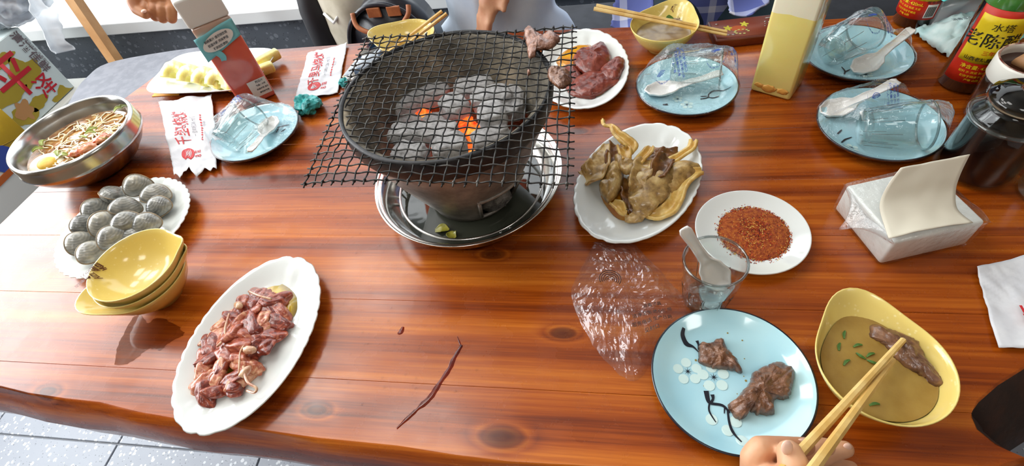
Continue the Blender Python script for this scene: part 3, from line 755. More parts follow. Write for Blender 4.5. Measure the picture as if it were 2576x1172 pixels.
for k, pts in enumerate([[(375, 360), (355, 430), (350, 490), (310, 535)], [(460, 520), (435, 560), (430, 620), (425, 680)], [(450, 640), (470, 720), (520, 755), (510, 780), (470, 770)], [(480, 240), (540, 265), (600, 280)]]):
    hs = [.03, .034, .033, .03, .026][:len(pts)]
    o = mesh('sinew_strand', *tube(spline([P(*q, h) for q, h in zip(ZP((400, 620), .4709, pts), hs)], 6), .0017 if k != 1 else .0011, 8), FATM); tag(o, 'pale stringy sinew lying over the raw meat chunks', 'meat', 'pale strands in the raw meat')
for k, (px, py) in enumerate([(628, 880), (617, 935), (600, 768)]):
    q = P(px, py, .03); o = mesh('peanut', *blob(.009, .0055, .005, k, .2, 2, 3), FATM, None, True, q, (0, .2, k*1.3)); tag(o, 'pale beige fatty nugget among the raw meat chunks', 'meat', 'pale nuggets in the raw meat')

# --- mushrooms
oval_plate(V3(.054, .554), PA, PB, math.radians(-113.9), 'white oval plate with scalloped rim holding torn oyster mushrooms', 'white oval plates', at=.35)
M3 = lambda pts: ZP((1400, 280), .4094, pts)
puddle(M3([(280, 540), (300, 500), (520, 420), (560, 240), (640, 225), (660, 260), (560, 500), (450, 640), (415, 672), (350, 640)]), .0072, 'orange oil pooled under the mushrooms on the plate', mat('orange_oil', srgb(222, 150, 10), .06, col2=srgb(200, 110, 8), nscale=40, coat=1))
def mush(name, a, b, c3):
    t = NT(name); c = t.coord(); n = t.noise(c, 38, 4, .6); n2 = t.noise(t.vmap(c, (1, 1, 1)), 160, 4, .7)
    f = t.math('ADD', t.math('MULTIPLY', n, .75), t.math('MULTIPLY', n2, .25))
    t.set(Base_Color=t.ramp(f, [(.34, a), (.5, b), (.66, c3)]), Roughness=.3, Coat_Weight=.35, Subsurface_Weight=.1, Subsurface_Scale=.006); t.bump(n2, .3, .002); return t.m
MU = [mush('mushroom_cap', srgb(124, 92, 48), srgb(184, 148, 88), srgb(222, 194, 134)), mush('mushroom_stem', srgb(200, 150, 66), srgb(226, 188, 104), srgb(240, 214, 146)), mush('mushroom_gill', srgb(70, 40, 14), srgb(122, 76, 30), srgb(160, 112, 52))]
def mushroom(pts, hs, wid, mi, curl, seed, desc, thick=.0032, amp=.007, fr=70):
    path = [P(*q, h) for q, h in zip(M3(pts), hs)]; c = path[len(path)//2].copy(); c.z = T+.007
    o = mesh('mushroom_piece', *ribbon([p-c for p in path], wid, thick, curl, seed, amp, fr), MU[mi], None, True, c)
    return tag(o, desc, 'mushroom', 'torn oyster mushrooms on the oval plate')
def mushcap(pts, h, thick, mi, seed, desc, tilt=(0, 0)):
    q = densify([P(x, y, h) for x, y in M3(pts)], 4, .002, seed); c = sum(q, Vector())/len(q)
    o = mesh('mushroom_piece', *slab([p-c for p in q], thick, 8, seed, .7, 55, 3, .004), MU[mi], None, True, c, (tilt[0], tilt[1], 0)); return tag(o, desc, 'mushroom', 'torn oyster mushrooms on the oval plate')
mushroom([(450, 420), (460, 520), (455, 630)], [.02, .018, .012], [.034, .03, .006], 2, .2, 1, 'dark brown mushroom shred under the pile')
mushroom([(745, 255), (670, 265), (590, 275), (560, 290)], [.016, .02, .022, .024], [.012, .018, .016, .008], 2, .3, 2, 'fringed brown mushroom strip pointing to the dish of chili flakes')
mushroom([(365, 215), (350, 280), (352, 350)], [.024, .028, .024], [.02, .024, .022], 2, .2, 3, 'short dark brown mushroom strip standing in the pile')
mushroom([(165, 430), (215, 400), (265, 330), (305, 205)], [.016, .02, .026, .03], [.03, .042, .034, .010], 0, .25, 4, 'broad tan mushroom flap folded up on the plate side nearest the brazier')
mushroom([(283, 50), (296, 85), (340, 92), (365, 140), (410, 185), (450, 225), (440, 265)], [.042, .045, .046, .046, .044, .04, .036], [.002, .004, .007, .011, .017, .02, .012], 1, .5, 5, 'long curling mushroom stem reaching past the plate rim towards the grill', .005, .002)
mushcap([(285, 390), (340, 340), (405, 345), (412, 430), (385, 500), (310, 548), (262, 470)], .022, .016, 0, 6, 'rounded olive-tan mushroom cap resting against the folded flap', (.1, -.25))
mushcap([(355, 272), (430, 305), (488, 322), (478, 372), (425, 398), (370, 340)], .034, .010, 0, 7, 'small crumpled tan mushroom cap on top of the pile', (-.1, .1))
mushroom([(500, 320), (560, 255), (580, 225)], [.036, .038, .034], [.014, .013, .008], 1, .4, 8, 'orange-stained mushroom stub at the top of the pile', .004, .002)
mushroom([(650, 290), (600, 350), (570, 440), (540, 540), (515, 620), (470, 665), (425, 672)], [.030, .038, .04, .034, .024, .016, .013], [.034, .056, .056, .042, .02, .011, .008], 0, -.12, 9, 'largest wrinkled grey-tan mushroom cap in the middle of the plate', .004, .008, 60)
mushroom([(868, 330), (800, 330), (730, 370), (680, 450), (655, 560), (640, 600)], [.026, .034, .036, .032, .022, .016], [.018, .036, .036, .026, .014, .008], 0, -.3, 10, 'long rounded mushroom piece with a dark edge beside the middle cap', .005, .003)
mushroom([(840, 190), (825, 235), (770, 275), (700, 320), (650, 350)], [.024, .026, .026, .026, .026], [.010, .010, .010, .012, .016], 1, .6, 11, 'pale mushroom stem leaning on the rim nearest the chili flakes', .005, .001)
mushroom([(890, 372), (810, 405), (750, 470), (730, 545), (690, 610), (620, 645), (555, 640)], [.024, .026, .024, .02, .018, .016, .014], [.010, .022, .024, .02, .022, .02, .010], 1, .35, 12, 'pale mushroom stem curved like a hook along the plate edge', .005, .002)
mushroom([(345, 565), (380, 590), (405, 625), (430, 635)], [.012, .014, .013, .012], [.012, .016, .014, .008], 1, .4, 13, 'small orange-tinged mushroom scrap beside the oil', .004, .002)
mushroom([(610, 480), (600, 560), (600, 600)], [.02, .016, .012], [.03, .02, .008], 2, .2, 14, 'brown mushroom shred beneath the hook-shaped stem')
mushroom([(560, 300), (530, 360), (500, 440), (490, 520)], [.034, .04, .038, .026], [.02, .03, .026, .01], 0, .2, 15, 'narrow grey-tan mushroom strip lying along the middle cap', .0032, .006)
mushroom([(690, 300), (650, 330), (620, 400)], [.034, .042, .044], [.016, .03, .02], 2, .3, 16, 'frilly dark mushroom edge standing at the top of the middle cap', .003, .008)
mushroom([(395, 215), (420, 260), (430, 300)], [.036, .04, .04], [.012, .018, .012], 1, .4, 17, 'short pale mushroom stub beside the long curling stem', .004, .003)

# --- kidney slices
oval_plate(V3(-.036, .853), PA, PB, math.radians(-86.9), 'white oval plate with scalloped rim holding dark red raw slices', 'white oval plates', at=.6)
K4 = lambda pts: ZP((1340, 0), .3839, pts)
puddle(K4([(150, 400), (170, 350), (230, 290), (330, 265), (400, 290), (350, 350), (540, 560), (520, 600), (430, 640), (250, 560), (190, 460)]), .0072, 'amber oil pooled under the dark red slices', mat('amber_oil', srgb(232, 168, 12), .06, col2=srgb(214, 130, 8), nscale=40, coat=1))
def redm():
    t = NT('raw_kidney'); c = t.coord(); n = t.noise(c, 45, 4, .6, 1); n2 = t.noise(c, 160, 3)
    t.set(Base_Color=t.ramp(n, [(.3, srgb(84, 26, 14)), (.5, srgb(120, 48, 32)), (.7, srgb(148, 72, 52))]), Roughness=.36, Coat_Weight=.22); t.bump(n2, .3, .002); return t.m
RED = redm()
for k, (pts, h, th, d) in enumerate([
    ([(215, 540), (300, 600), (410, 615), (400, 648), (300, 640), (230, 610)], .009, .006, 'thin dark red slice at the plate edge under the others'),
    ([(190, 470), (240, 425), (310, 470), (330, 560), (260, 600), (200, 550)], .009, .010, 'dark red slice lying next to the grill wires'),
    ([(280, 520), (420, 455), (560, 495), (572, 540), (500, 585), (420, 630), (330, 640), (250, 590)], .011, .012, 'wide brownish red slice at the front of the heap'),
    ([(290, 345), (380, 320), (455, 283), (510, 355), (505, 430), (430, 490), (340, 490), (265, 420)], .014, .016, 'thick dark red slice with a pointed top corner'),
    ([(485, 425), (555, 378), (606, 400), (590, 470), (545, 530), (480, 520), (440, 470)], .017, .011, 'dark red slice leaning against the scalloped rim')]):
    meat_slab('kidney_slice', K4(pts), h, th, RED, d, 'meat', 30+k, 'dark red slices on the oval plate', .28, 55)

# --- chili flakes
round_plate(V3(.198, .457), .0722, 'small round white plate filled with red chili flakes', .017, WHITE)
cc = P(1898, 583, .01); random.seed(5)
CH = mat('chili_powder', srgb(150, 58, 14), .8, col2=srgb(186, 96, 26), nscale=220, nlo=.4, nhi=.6, bump=.9, bscale=380, bdist=.004)
FL = [mat('chili_flake', srgb(160, 44, 12), .6), mat('chili_seed', srgb(222, 176, 84), .6), mat('dark_flake', srgb(98, 28, 8), .6), mat('orange_flake', srgb(206, 92, 20), .6)]
cf = thing('chili_flakes', 'heap of coarse red chili flakes and seeds on the small white plate', 'chili flakes', (cc.x, cc.y, T+.0072))
CR = .0455
def cmod(th, r, z, i): return r*(1+.06*nz((math.cos(th)*2, math.sin(th)*2, 0), 1.5, 2)), z+.0012*nz((r*math.cos(th)*150, r*math.sin(th)*150, 0))*(1 if i > 1 else 0)
mesh('powder', *lathe([(CR, 0), (CR*.95, .0018), (CR*.8, .0045), (CR*.55, .0062), (CR*.3, .0068), (0, .007)], 60, cmod), CH, cf)
V, F, mi = [], [], []
for k in range(3400):
    r = CR*math.sqrt(random.random())*1.03; a = random.uniform(0, 2*PI)
    if k > 3250: r = CR*random.uniform(1, 1.14)
    z = .0008+.0064*(1-min(r/CR, 1)**2.2); s = random.uniform(.0006, .0018); q = Vector((r*math.cos(a), r*math.sin(a), z)); M = Euler((random.uniform(-1, 1), random.uniform(-1, 1), a*7)).to_matrix()
    i0 = len(V)
    for dx, dy, dz in ((-1, -.6, 0), (1, -.5, 0), (.2, .9, 0), (0, 0, .7)): V.append(q+M @ Vector((dx*s, dy*s*.8, dz*s)))
    F += [(i0, i0+1, i0+3), (i0+1, i0+2, i0+3), (i0+2, i0, i0+3), (i0, i0+2, i0+1)]; c = random.choices((0, 1, 2, 3), (5, 2.4, 2, 3))[0]; mi += [c]*4
o = mesh('flakes', V, F, FL, cf, False, kind='stuff'); o.data.polygons.foreach_set('material_index', mi)

# --- clams
cp = oval_plate(V3(-.79, .467), .112, .111, 0, 'round white plate with a fluted shell rim holding grey clams', 'white plate of clams', lobes=44, full=True)
def clamm():
    t = NT('clam_shell'); c = t.coord(); oi = t.node('ShaderNodeObjectInfo').outputs['Random']; s = t.node('ShaderNodeSeparateXYZ', {0: c})
    d = t.node('ShaderNodeVectorMath', {0: c, 1: (-.004, .012, .004)}, operation='DISTANCE').outputs['Value']
    rg = t.math('PINGPONG', t.math('ADD', t.math('MULTIPLY', d, 620), t.math('MULTIPLY', t.noise(c, 90, 2), 2.2)), 1)
    n = t.noise(c, 70, 4)
    f = t.math('ADD', t.math('ADD', t.math('MULTIPLY', rg, .09), t.math('MULTIPLY', n, .82)), t.math('MULTIPLY_ADD', oi, .22, -.11))
    t.set(Base_Color=t.ramp(f, [(.25, srgb(84, 84, 82)), (.42, srgb(130, 130, 124)), (.6, srgb(164, 160, 148)), (.8, srgb(200, 188, 160))]), Roughness=.25, Coat_Weight=.35); t.bump(rg, .22, .001); return t.m
CLAM = clamm(); LIG = mat('clam_lip', srgb(158, 136, 104), .4, col2=srgb(112, 100, 84), nscale=80)
def clam_vf(sgn):
    """one valve: dome over an egg-shaped outline, beak near +y"""
    V, F = [], []; n, R = 40, 9
    ol = []
    for k in range(n):
        a = 2*PI*k/n; x = .0245*math.cos(a); y = .0185*math.sin(a)*(1-.12*math.cos(a)); y -= .003*math.cos(2*a); ol.append((x, y))
    for i in range(R+1):
        s = i/R
        for x, y in ol:
            z = .0128*max(0, 1-s**2.3)**.62; px, py = x*s, y*s+.006*(1-s)**1.2
            V.append(Vector((px-.003*(1-s), py, sgn*(z+.0002))))
    for i in range(R):
        for k in range(n):
            q = (i*n+k, i*n+(k+1) % n, (i+1)*n+(k+1) % n, (i+1)*n+k); F.append(q if sgn < 0 else q[::-1])
    return V, F
CV = []
for s in (1, -1):
    o = mesh('shell_half', *clam_vf(s), CLAM); CV.append(o.data); bpy.data.objects.remove(o)
lip = mesh('shell_lip', *tube([Vector((.0246*math.cos(a*PI/20), .0186*math.sin(a*PI/20)*(1-.12*math.cos(a*PI/20))-.003*math.cos(2*a*PI/20), 0)) for a in range(40)], .0011, 6, True), LIG); LD = lip.data; bpy.data.objects.remove(lip)
hinge = mesh('hinge', *blob(.006, .0022, .0022, 1, .1), mat('clam_hinge', srgb(40, 36, 32), .5)); HD = hinge.data; bpy.data.objects.remove(hinge)
CLB = ['grey clam topping the far end of the pile, nearest the noodle bowl and wrapper', 'narrow clam with yellowish seam lying towards the steel noodle bowl', 'plump dark-streaked clam at the pile end facing the torn wrapper', 'small round clam between the noodle bowl side rim and the middle clam', 'broad dark clam lying crosswise in the middle of the pile', 'pale ringed clam tilted open-edge out beside the bare fluted rim', 'rounded clam at the rim side facing the table end', 'small smooth clam standing upright in the middle of the pile', 'long smooth grey clam lying flat atop the middle of the pile', 'tan ringed clam just beyond the topmost yellow bowl', 'finely lined clam touching the rim of the topmost yellow bowl', 'large dark grey clam at the outer edge of the pile by the table end', 'streaked clam half hidden behind the stacked yellow bowls', 'clam at the bottom of the pile mostly hidden by the stacked bowls']
CL = [(348, 468, .030, 1.1, .1, .5), (288, 490, .022, .6, .5, 2.0), (393, 490, .026, .3, .3, .3), (245, 527, .018, .9, .3, 1.2), (317, 522, .030, .15, .5, .4), (401, 522, .022, .7, -.2, .4), (217, 565, .017, .5, .5, 1.0), (266, 563, .026, 1.2, .2, 1.1), (321, 562, .034, .5, .2, .6), (370, 566, .026, .7, -.1, .5), (288, 598, .030, .8, .2, .9), (206, 612, .018, .9, .4, 1.4), (237, 635, .020, .6, .4, 1.2), (340, 600, .018, .3, .2, .2)]
for k, (px, py, h, rx, ry, rz) in enumerate(CL):
    q = P(px, py, h); tl = thing('clam', CLB[k], 'clam', q, 0, 'clams on the fluted plate', (rx, ry, rz)); sc = 1.0+.1*nz((k*3.1, 0, 0)); tl.scale = (sc, sc, sc*1.12)
    for nm, dt in (('shell_half', CV[0]), ('shell_half', CV[1]), ('shell_lip', LD), ('hinge', HD)):
        o = bpy.data.objects.new(nm, dt); COL.objects.link(o); o.parent = tl
        if nm == 'hinge': o.location = (-.004, .0165, 0)

# --- pineapple
pl = P(540, 188, .01); pr0 = ang(P(381, 222, .02), P(590, 243, .02))
plat = thing('pineapple_platter', 'white rectangular platter with rounded corners holding pineapple slices', 'plate', (pl.x, pl.y, T), -.02)
def platter(a, b, c, d, n=18):
    V, F, rows = [], [], []
    def sq(s, z):
        row = []
        for k in range(72):
            th = 2*PI*k/72; x = math.copysign(abs(math.cos(th))**.42, math.cos(th)); y = math.copysign(abs(math.sin(th))**.42, math.sin(th))
            row.append(len(V)); V.append(Vector((x*(a-(1-s)*.1), y*(b-(1-s)*.1), z)))
        rows.append(row)
    for s, z in [(.1, .006), (.5, .006), (.72, .007), (.86, .014), (.97, .022), (1, .023), (1.0, .0215), (.95, .017), (.8, .006), (.7, 0), (.1, 0)]: sq(s, z)
    F = [tuple(rows[0]), tuple(rows[-1])[::-1]]
    for r, q in zip(rows, rows[1:]):
        for k in range(72): F.append((r[k], q[k], q[(k+1) % 72], r[(k+1) % 72]))
    return V, F
fixn(mesh('dish', *platter(.138, .082, 0, 0), WHITE, plat))
tag(mesh('yellow_card', *box(.07, .04, .0012, (0, 0, .0006)), mat('orange_card', srgb(240, 170, 40), .5), None, False, (*P(428, 228, 0)[:2], T), (0, 0, .0)), 'small orange-yellow card peeking from under the platter corner', 'card')
def pinem():
    t = NT('pineapple_flesh'); c = t.coord(); s = t.node('ShaderNodeSeparateXYZ', {0: c}); a = t.math('ARCTAN2', s.outputs[1], s.outputs[0])
    n = t.noise(c, 60, 3); st = t.noise(t.node('ShaderNodeCombineXYZ', {0: t.math('MULTIPLY', a, 14), 1: 0.0, 2: 0.0}).outputs[0], 3, 3)
    f = t.math('ADD', t.math('MULTIPLY', n, .5), t.math('MULTIPLY', st, .5)); t.set(Base_Color=t.ramp(f, [(.35, srgb(222, 206, 88)), (.55, srgb(240, 230, 140)), (.7, srgb(248, 244, 190))]), Roughness=.3, Subsurface_Weight=.25, Subsurface_Scale=.01, Coat_Weight=.3); t.bump(f, .4, .002); return t.m
PINE = pinem()
def pine_vf(r0=.012, r1=.038, th=.019, span=PI*1.08, n=26):
    ol = []
    for k in range(n+1):
        a = -span/2+span*k/n+PI/2; rr = r1*(1-.05*abs(math.sin(5.5*a))); ol.append((rr*math.cos(a), rr*math.sin(a)))
    for k in range(13):
        a = span/2-span*k/12+PI/2; ol.append((r0*math.cos(a), r0*math.sin(a)))
    N = len(ol); V = [Vector((x*s, y*s, z)) for s, z in ((.96, 0), (1, .0015), (1, th-.0015), (.96, th)) for x, y in ol]; F = []
    for l in range(3):
        for k in range(N): F.append((l*N+k, l*N+(k+1) % N, (l+1)*N+(k+1) % N, (l+1)*N+k))
    n1 = n+1
    for l, fl in ((0, 1), (3, 0)):
        for k in range(n):
            i0 = N-1-int(k*12/n); i1 = N-1-int((k+1)*12/n); q = [l*N+k, l*N+k+1, l*N+i1]+([l*N+i0] if i0 != i1 else [])
            F.append(tuple(q[::-1]) if fl else tuple(q))
    return V, F
pm = None
for k, (px, py, h, yaw) in enumerate([(448, 190, .020, .2), (488, 200, .020, .15), (524, 206, .020, .1), (558, 211, .020, .05), (594, 212, .02, 0), (628, 204, .020, -.1)]):
    q = P(px, py, h)
    o = mesh('pineapple_slice', *pine_vf(), PINE) if pm is None else pm.copy()
    if pm is None: pm = o; fixn(o)
    else: COL.objects.link(o)
    o.location = (q.x, q.y, T+.012); o.rotation_euler = (.8, .12, yaw-.35)
    tag(o, '%s thick pale yellow half ring of pineapple in the row counted from the orange card' % ['first', 'second', 'third', 'fourth', 'fifth', 'sixth'][k], 'pineapple', 'pineapple slices in the row')
for k, (px, py, r) in enumerate([(672, 148, .9), (655, 178, .6)]):
    q = P(px, py, .02); o = mesh('pineapple_slice', *xf(box(.06, .02, .022, (0, 0, 0), .005, 3)), PINE, None, True, (q.x, q.y, T+.02), (.1, .0, r)); tag(o, ['long pineapple wedge lying across the platter end nearest the tall paper wrapper', 'short pineapple wedge between the row of half rings and the longer wedge'][k], 'pineapple', 'pineapple wedges')

# --- steel bowl of cold noodles
SB = V3(-.969, .638); SR = .1077; sbh = .085
sb = thing('steel_noodle_bowl', 'brushed double-walled steel bowl of noodle soup at the table end', 'bowl', (SB.x, SB.y, T))
fixn(mesh('bowl_body', *lathe([(0, .003), (.42*SR, .003), (.44*SR, 0), (.5*SR, .0), (.53*SR, .005), (.72*SR, .015), (.9*SR, .034), (1.02*SR, .052), (1.045*SR, .058), (1.03*SR, .061), (1.03*SR, .078), (1.012*SR, sbh), (.985*SR, sbh+.0012), (.96*SR, sbh-.0015), (.94*SR, .07), (.86*SR, .045), (.7*SR, .025), (.4*SR, .014), (0, .012)], 96), STEEL, sb))
def soupm():
    t = NT('noodle_broth'); c = t.coord(); n = t.noise(c, 22, 4, .6, 1.5); n2 = t.noise(c, 90, 3)
    t.set(Base_Color=t.ramp(n, [(.32, srgb(112, 56, 14)), (.48, srgb(172, 112, 46)), (.62, srgb(212, 170, 104)), (.75, srgb(232, 206, 160))]), Roughness=.08, Coat_Weight=1); t.bump(n2, .3, .003); return t.m
so = tag(mesh('broth', *lathe([(.898*SR, .0565), (.6*SR, .057), (.3*SR, .0572), (0, .0575)], 64), soupm(), None, True, (SB.x, SB.y, T)), 'amber broth filling the steel noodle bowl', 'soup')
random.seed(3); parts = []
for k in range(85):
    a = random.uniform(0, 2*PI); r = .075*math.sqrt(random.random()); x, y = r*math.cos(a)+.005, r*math.sin(a); dr = random.uniform(0, PI); pts = []
    for j in range(5):
        pts.append(Vector((x, y, .0575+.005*random.random()*(1-(x*x+y*y)/.009)))); dr += random.uniform(-.8, .8); x += .012*math.cos(dr); y += .012*math.sin(dr)
        rr = math.hypot(x, y)
        if rr > .088: x *= .088/rr; y *= .088/rr
    parts.append(tube(spline(pts, 4), .0014, 6))
tag(mesh('noodles', *join(*parts), mat('glass_noodle', srgb(240, 216, 164), .2, col2=srgb(252, 242, 214), nscale=50, coat=.6, sss=.2), None, True, (SB.x, SB.y, T)), 'tangle of pale noodles floating in the steel bowl', 'noodles', kind='stuff')
q = P(118, 412, .06); eg = thing('boiled_egg_half', 'halved boiled egg with yellow yolk floating in the noodle bowl', 'egg', q, .5, rot=(.35, .1, .6))
mesh('egg_white', *xf(lathe([(0, -.016), (.012, -.014), (.02, -.007), (.0225, 0), (.0215, .0012), (.015, .0016), (0, .0016)], 32), (0, 0, 0), (0, 0, 0), (1.25, 1, 1)), mat('egg_white', srgb(244, 238, 214), .25, sss=.2), eg)
mesh('yolk', *xf(lathe([(.0135, .0015), (.012, .0035), (.006, .0048), (0, .005)], 28), (.001, 0, 0), (0, 0, 0), (1.2, 1, 1)), mat('egg_yolk', srgb(236, 196, 66), .4, col2=srgb(222, 170, 44), nscale=60), eg)
for k, (px, py, s, nm, lab, cat) in enumerate([(215, 375, .02, 'kimchi_piece', 'red kimchi clump floating in the steel noodle bowl', 'kimchi'), (255, 350, .017, 'kimchi_piece', 'pinkish meat clump beside the kimchi in the noodle bowl', 'kimchi'), (190, 385, .012, 'kimchi_piece', 'small red kimchi scrap near the egg half', 'kimchi')]):
    q = P(px, py, .062); tag(mesh(nm, *blob(s, s*.6, s*.4, k+60, .5, 2.5, 3, .2), mat('kimchi', srgb(206, 84, 40), .25, col2=srgb(228, 150, 96), nscale=60, coat=.6), None, True, q, (0, 0, .6)), lab, cat)
random.seed(8)
for k, (px, py) in enumerate([(298, 276), (262, 348), (228, 335), (148, 385), (160, 392), (232, 328), (210, 345), (95, 378), (110, 360)]):
    q = P(px, py, .062); o = mesh('scallion_slice', *ribbon([(-.009, 0, 0), (0, .002, .003), (.009, 0, 0)], [.004, .007, .003], .0012, .3, k, .002), mat('scallion', srgb(170, 180, 90), .3, col2=srgb(110, 140, 50), nscale=60), None, True, q, (.2, .1, random.uniform(0, 3)))
    tag(o, 'small green scallion sliver floating on the noodle broth', 'scallion', 'scallion slivers in the noodle bowl')
# ================================================================ yellow bowls
def top_bowl_prof(th, r, z, i):
    d = (th+PI) % (2*PI)-PI; lip = math.exp(-(d/.22)**2); q = sstep(.012, .052, z); return r*BWR*1.0*(1+.13*lip*q), z+.001*lip*q
for k, (rz, lab) in enumerate([(math.radians(217), 'lowest yellow bowl of the stack beside the clam plate, lip towards the table edge'), (math.radians(35), 'middle yellow bowl nested in the stack beside the clam plate'), (math.radians(38), 'topmost yellow bowl of the stack, brown lettering inside')]):
    b = sauce_bowl((-.652+.002*k, .345+.002*k, T+.0125*k), rz, lab)
    if k: b.children[0].data = None or b.children[0].data
    if k:
        old = b.children[0]; bpy.data.objects.remove(old); mesh('bowl_body', *lathe(bowl_prof(), 72, top_bowl_prof), CREAM, b)
    if k == 2:
        stk = b
def bowl_text(b, s, px, py, rot, size, m, h=.022, rr=None):
    """small lettering laid on the inner wall of bowl b around the seen position"""
    q = P(px, py, h); M = b.matrix_basis.inverted(); c = M @ q
    inn = [(.2, .0095), (.45, .012), (.66, .0195), (.82, .0315), (.92, .0435), (.965, .0515)]
    def zz(x, y):
        r = math.hypot(x, y)/BWR
        for (ra, za), (rb, zb) in zip(inn, inn[1:]):
            if r <= rb: return za+(zb-za)*max(0, (r-ra)/(rb-ra))
        return .0515
    cs, sn = math.cos(rot), math.sin(rot); l = math.hypot(c.x, c.y); sh = 1-.0011/max(l, .01)
    def f(x, y):
        X, Y = c.x+x*cs-y*sn, c.y+x*sn+y*cs; z = zz(X, Y); return Vector((X*sh, Y*sh, z+.0009))
    return text(s, size, m, 'bowl_print', b, f, .0001)
bpy.context.view_layer.update()
bowl_text(stk, '百年老店', 237, 722, -2.6, .0075, BROWNINK, .058); bowl_text(stk, '香飘四方', 258, 704, -2.6, .0075, BROWNINK, .052)
q = P(283, 684, .05); flat(local(stk, [q+Vector((.0026*math.cos(a*PI/6), .0026*math.sin(a*PI/6), .003)) for a in range(12)]), REDINK, 'bowl_print', stk)

SAUCE = mat('tan_sesame_sauce', srgb(168, 136, 66), .15, col2=srgb(150, 116, 50), nscale=30, nlo=.35, nhi=.65, bump=.15, bscale=60, bdist=.003, coat=.5)
ybR = sauce_bowl((.282, .254, T), math.radians(96), 'yellow lipped bowl full of tan sesame sauce beside the bare blue plate')
bowl_fill('sesame_sauce', 'tan sesame sauce with scallion bits in the lipped bowl', 'sauce', ybR, .034, SAUCE, 1)
ybT = sauce_bowl((.117, .93, T), math.radians(64), 'yellow lipped bowl of thin broth with chopsticks laid across it')
bowl_fill('dipping_broth', 'thin brown broth in the yellow bowl under the chopsticks', 'soup', ybT, .030, mat('thin_brown_broth', srgb(140, 112, 60), .2, col2=srgb(164, 138, 84), nscale=40, coat=.15), 2)
ybB = sauce_bowl((-.405, .955, T), math.radians(165), 'yellow lipped bowl with chopsticks seen through the far grill wires')
bowl_fill('pale_sauce', 'pale sauce in the yellow bowl beyond the grill', 'sauce', ybB, .026, SAUCE, 3)
bpy.context.view_layer.update()
for k, s in enumerate(['百年', '老店']): bowl_text(ybT, s, 1697+8*k, 22+14*k, -.3, .008, BROWNINK, .046)
random.seed(4)
GREEN = mat('herb_green', srgb(70, 110, 50), .4, col2=srgb(110, 140, 60), nscale=80)
for k, (px, py) in enumerate([(2130, 912), (2158, 870), (2112, 872), (2190, 893), (2200, 1018), (2050+75, 842), (2195, 910), (2166, 895)]):
    q = P(px, py, .0348); o = mesh('scallion_bit', *ribbon([(-.005, 0, 0), (0, .001, .001), (.005, 0, 0)], [.0015, .003, .0015], .0008, .1, k, .0005), GREEN, None, True, q, (0, 0, random.uniform(0, 3)))
    tag(o, 'tiny green scallion bit floating in the tan sauce', 'scallion', 'scallion bits in the sesame sauce')
for k, (px, py, s) in enumerate([(1668, 28, .012), (1685, 48, .008), (1625, 38, .006)]):
    q = P(px, py, .034); tag(mesh('herb_leaf', *ribbon([(-s, 0, 0), (0, .001, .002), (s, 0, 0)], [.006, .013, .004], .0008, .2, k, .002), GREEN, None, True, q, (.2, 0, .5*k)), 'dark green herb leaf in the broth under the laid chopsticks', 'herb', 'herb leaves in the broth')
SM = ZP((1980, 700), .4027, [(515, 300), (570, 300), (660, 330), (780, 380), (840, 440), (870, 520), (960, 620), (985, 685), (900, 660), (840, 610), (760, 570), (690, 520), (620, 440), (560, 390), (515, 365)])
meat_slab('meat_slice', SM, .0335, .009, mat('sauced_meat', srgb(138, 98, 70), .3, col2=srgb(100, 66, 48), nscale=90, bump=.4, bscale=100, bdist=.003, coat=.4), 'long ragged meat slice dipped in the tan sauce between the chopsticks', 'meat', 41)
# ================================================================ blue plates
bpR = blue_plate(V3(.141, .248), 'pale blue plate with black twig print and two cooked meat pieces')
Q = lambda pts: ZP((1600, 740), .3686, pts)
for pts, wd in [([(328, 225), (318, 280), (345, 340), (390, 360), (425, 395)], [.004, .0055, .006, .0025, .001]), ([(415, 318), (425, 345), (425, 380)], [.004, .002, .0015]), ([(478, 660), (490, 720), (510, 745), (590, 760), (640, 810)], [.0055, .0045, .003, .003, .002]), ([(520, 685), (525, 715), (508, 745)], [.0045, .0025, .003]), ([(500, 750), (500, 800), (545, 875)], [.002, .002, .001]), ([(605, 765), (602, 815)], [.002, .001]), ([(625, 790), (635, 870), (660, 940), (720, 1010)], [.002, .0025, .003, .0015])]:
    stroke(bpR, Q(pts), wd)
blossom(bpR, *Q([(353, 527)])[0], .0135); blossom(bpR, *Q([(530, 567)])[0], .0145)
for p in [(515, 855), (625, 930), (680, 870), (722, 1000)]: dot(bpR, *Q([p])[0], .0062)
meat_slab('cooked_meat_piece', Q([(430, 335), (500, 340), (575, 305), (620, 370), (680, 450), (725, 520), (715, 540), (640, 520), (560, 510), (490, 500), (430, 470), (425, 400)]), .0085, .014, MEATC, 'smaller wedge of brown cooked meat on the twig-printed plate', 'meat', 51, 'cooked meat on the blue plate', .55, 65)
m2 = Q([(620, 760), (665, 740), (720, 670), (775, 600), (790, 540), (870, 500), (960, 455), (1040, 490), (1082, 530), (1070, 640), (1030, 715), (950, 720), (940, 810), (880, 830), (800, 815), (760, 795), (740, 850), (690, 855), (645, 800)])
meat_slab('cooked_meat_piece', m2, .0085, .015, MEATC, 'larger two-lobed piece of brown cooked meat on the twig-printed plate', 'meat', 52, 'cooked meat on the blue plate', .55, 65)
random.seed(9)
for k, (px, py) in enumerate(Q([(625, 265), (725, 315), (740, 440), (750, 590), (690, 680), (465, 625), (408, 450), (735, 560)])):
    dot(bpR, px, py, random.uniform(.0006, .0014), mat('sauce_speck', srgb(150, 130, 70), .3), 'sauce_speck')
bpL = blue_plate(V3(-.656, .701), 'film-wrapped pale blue plate between the torn paper wrapper and the grill')
bpM = blue_plate(V3(.146, .782), 'film-wrapped pale blue plate beside the kidney slices and the yellow bottle')
bpT = blue_plate(V3(.436, .852), 'film-wrapped pale blue plate between the yellow bottle and the vinegar bottles')
bpA = blue_plate(V3(.414, .664), 'film-wrapped pale blue plate next to the tissue pack')
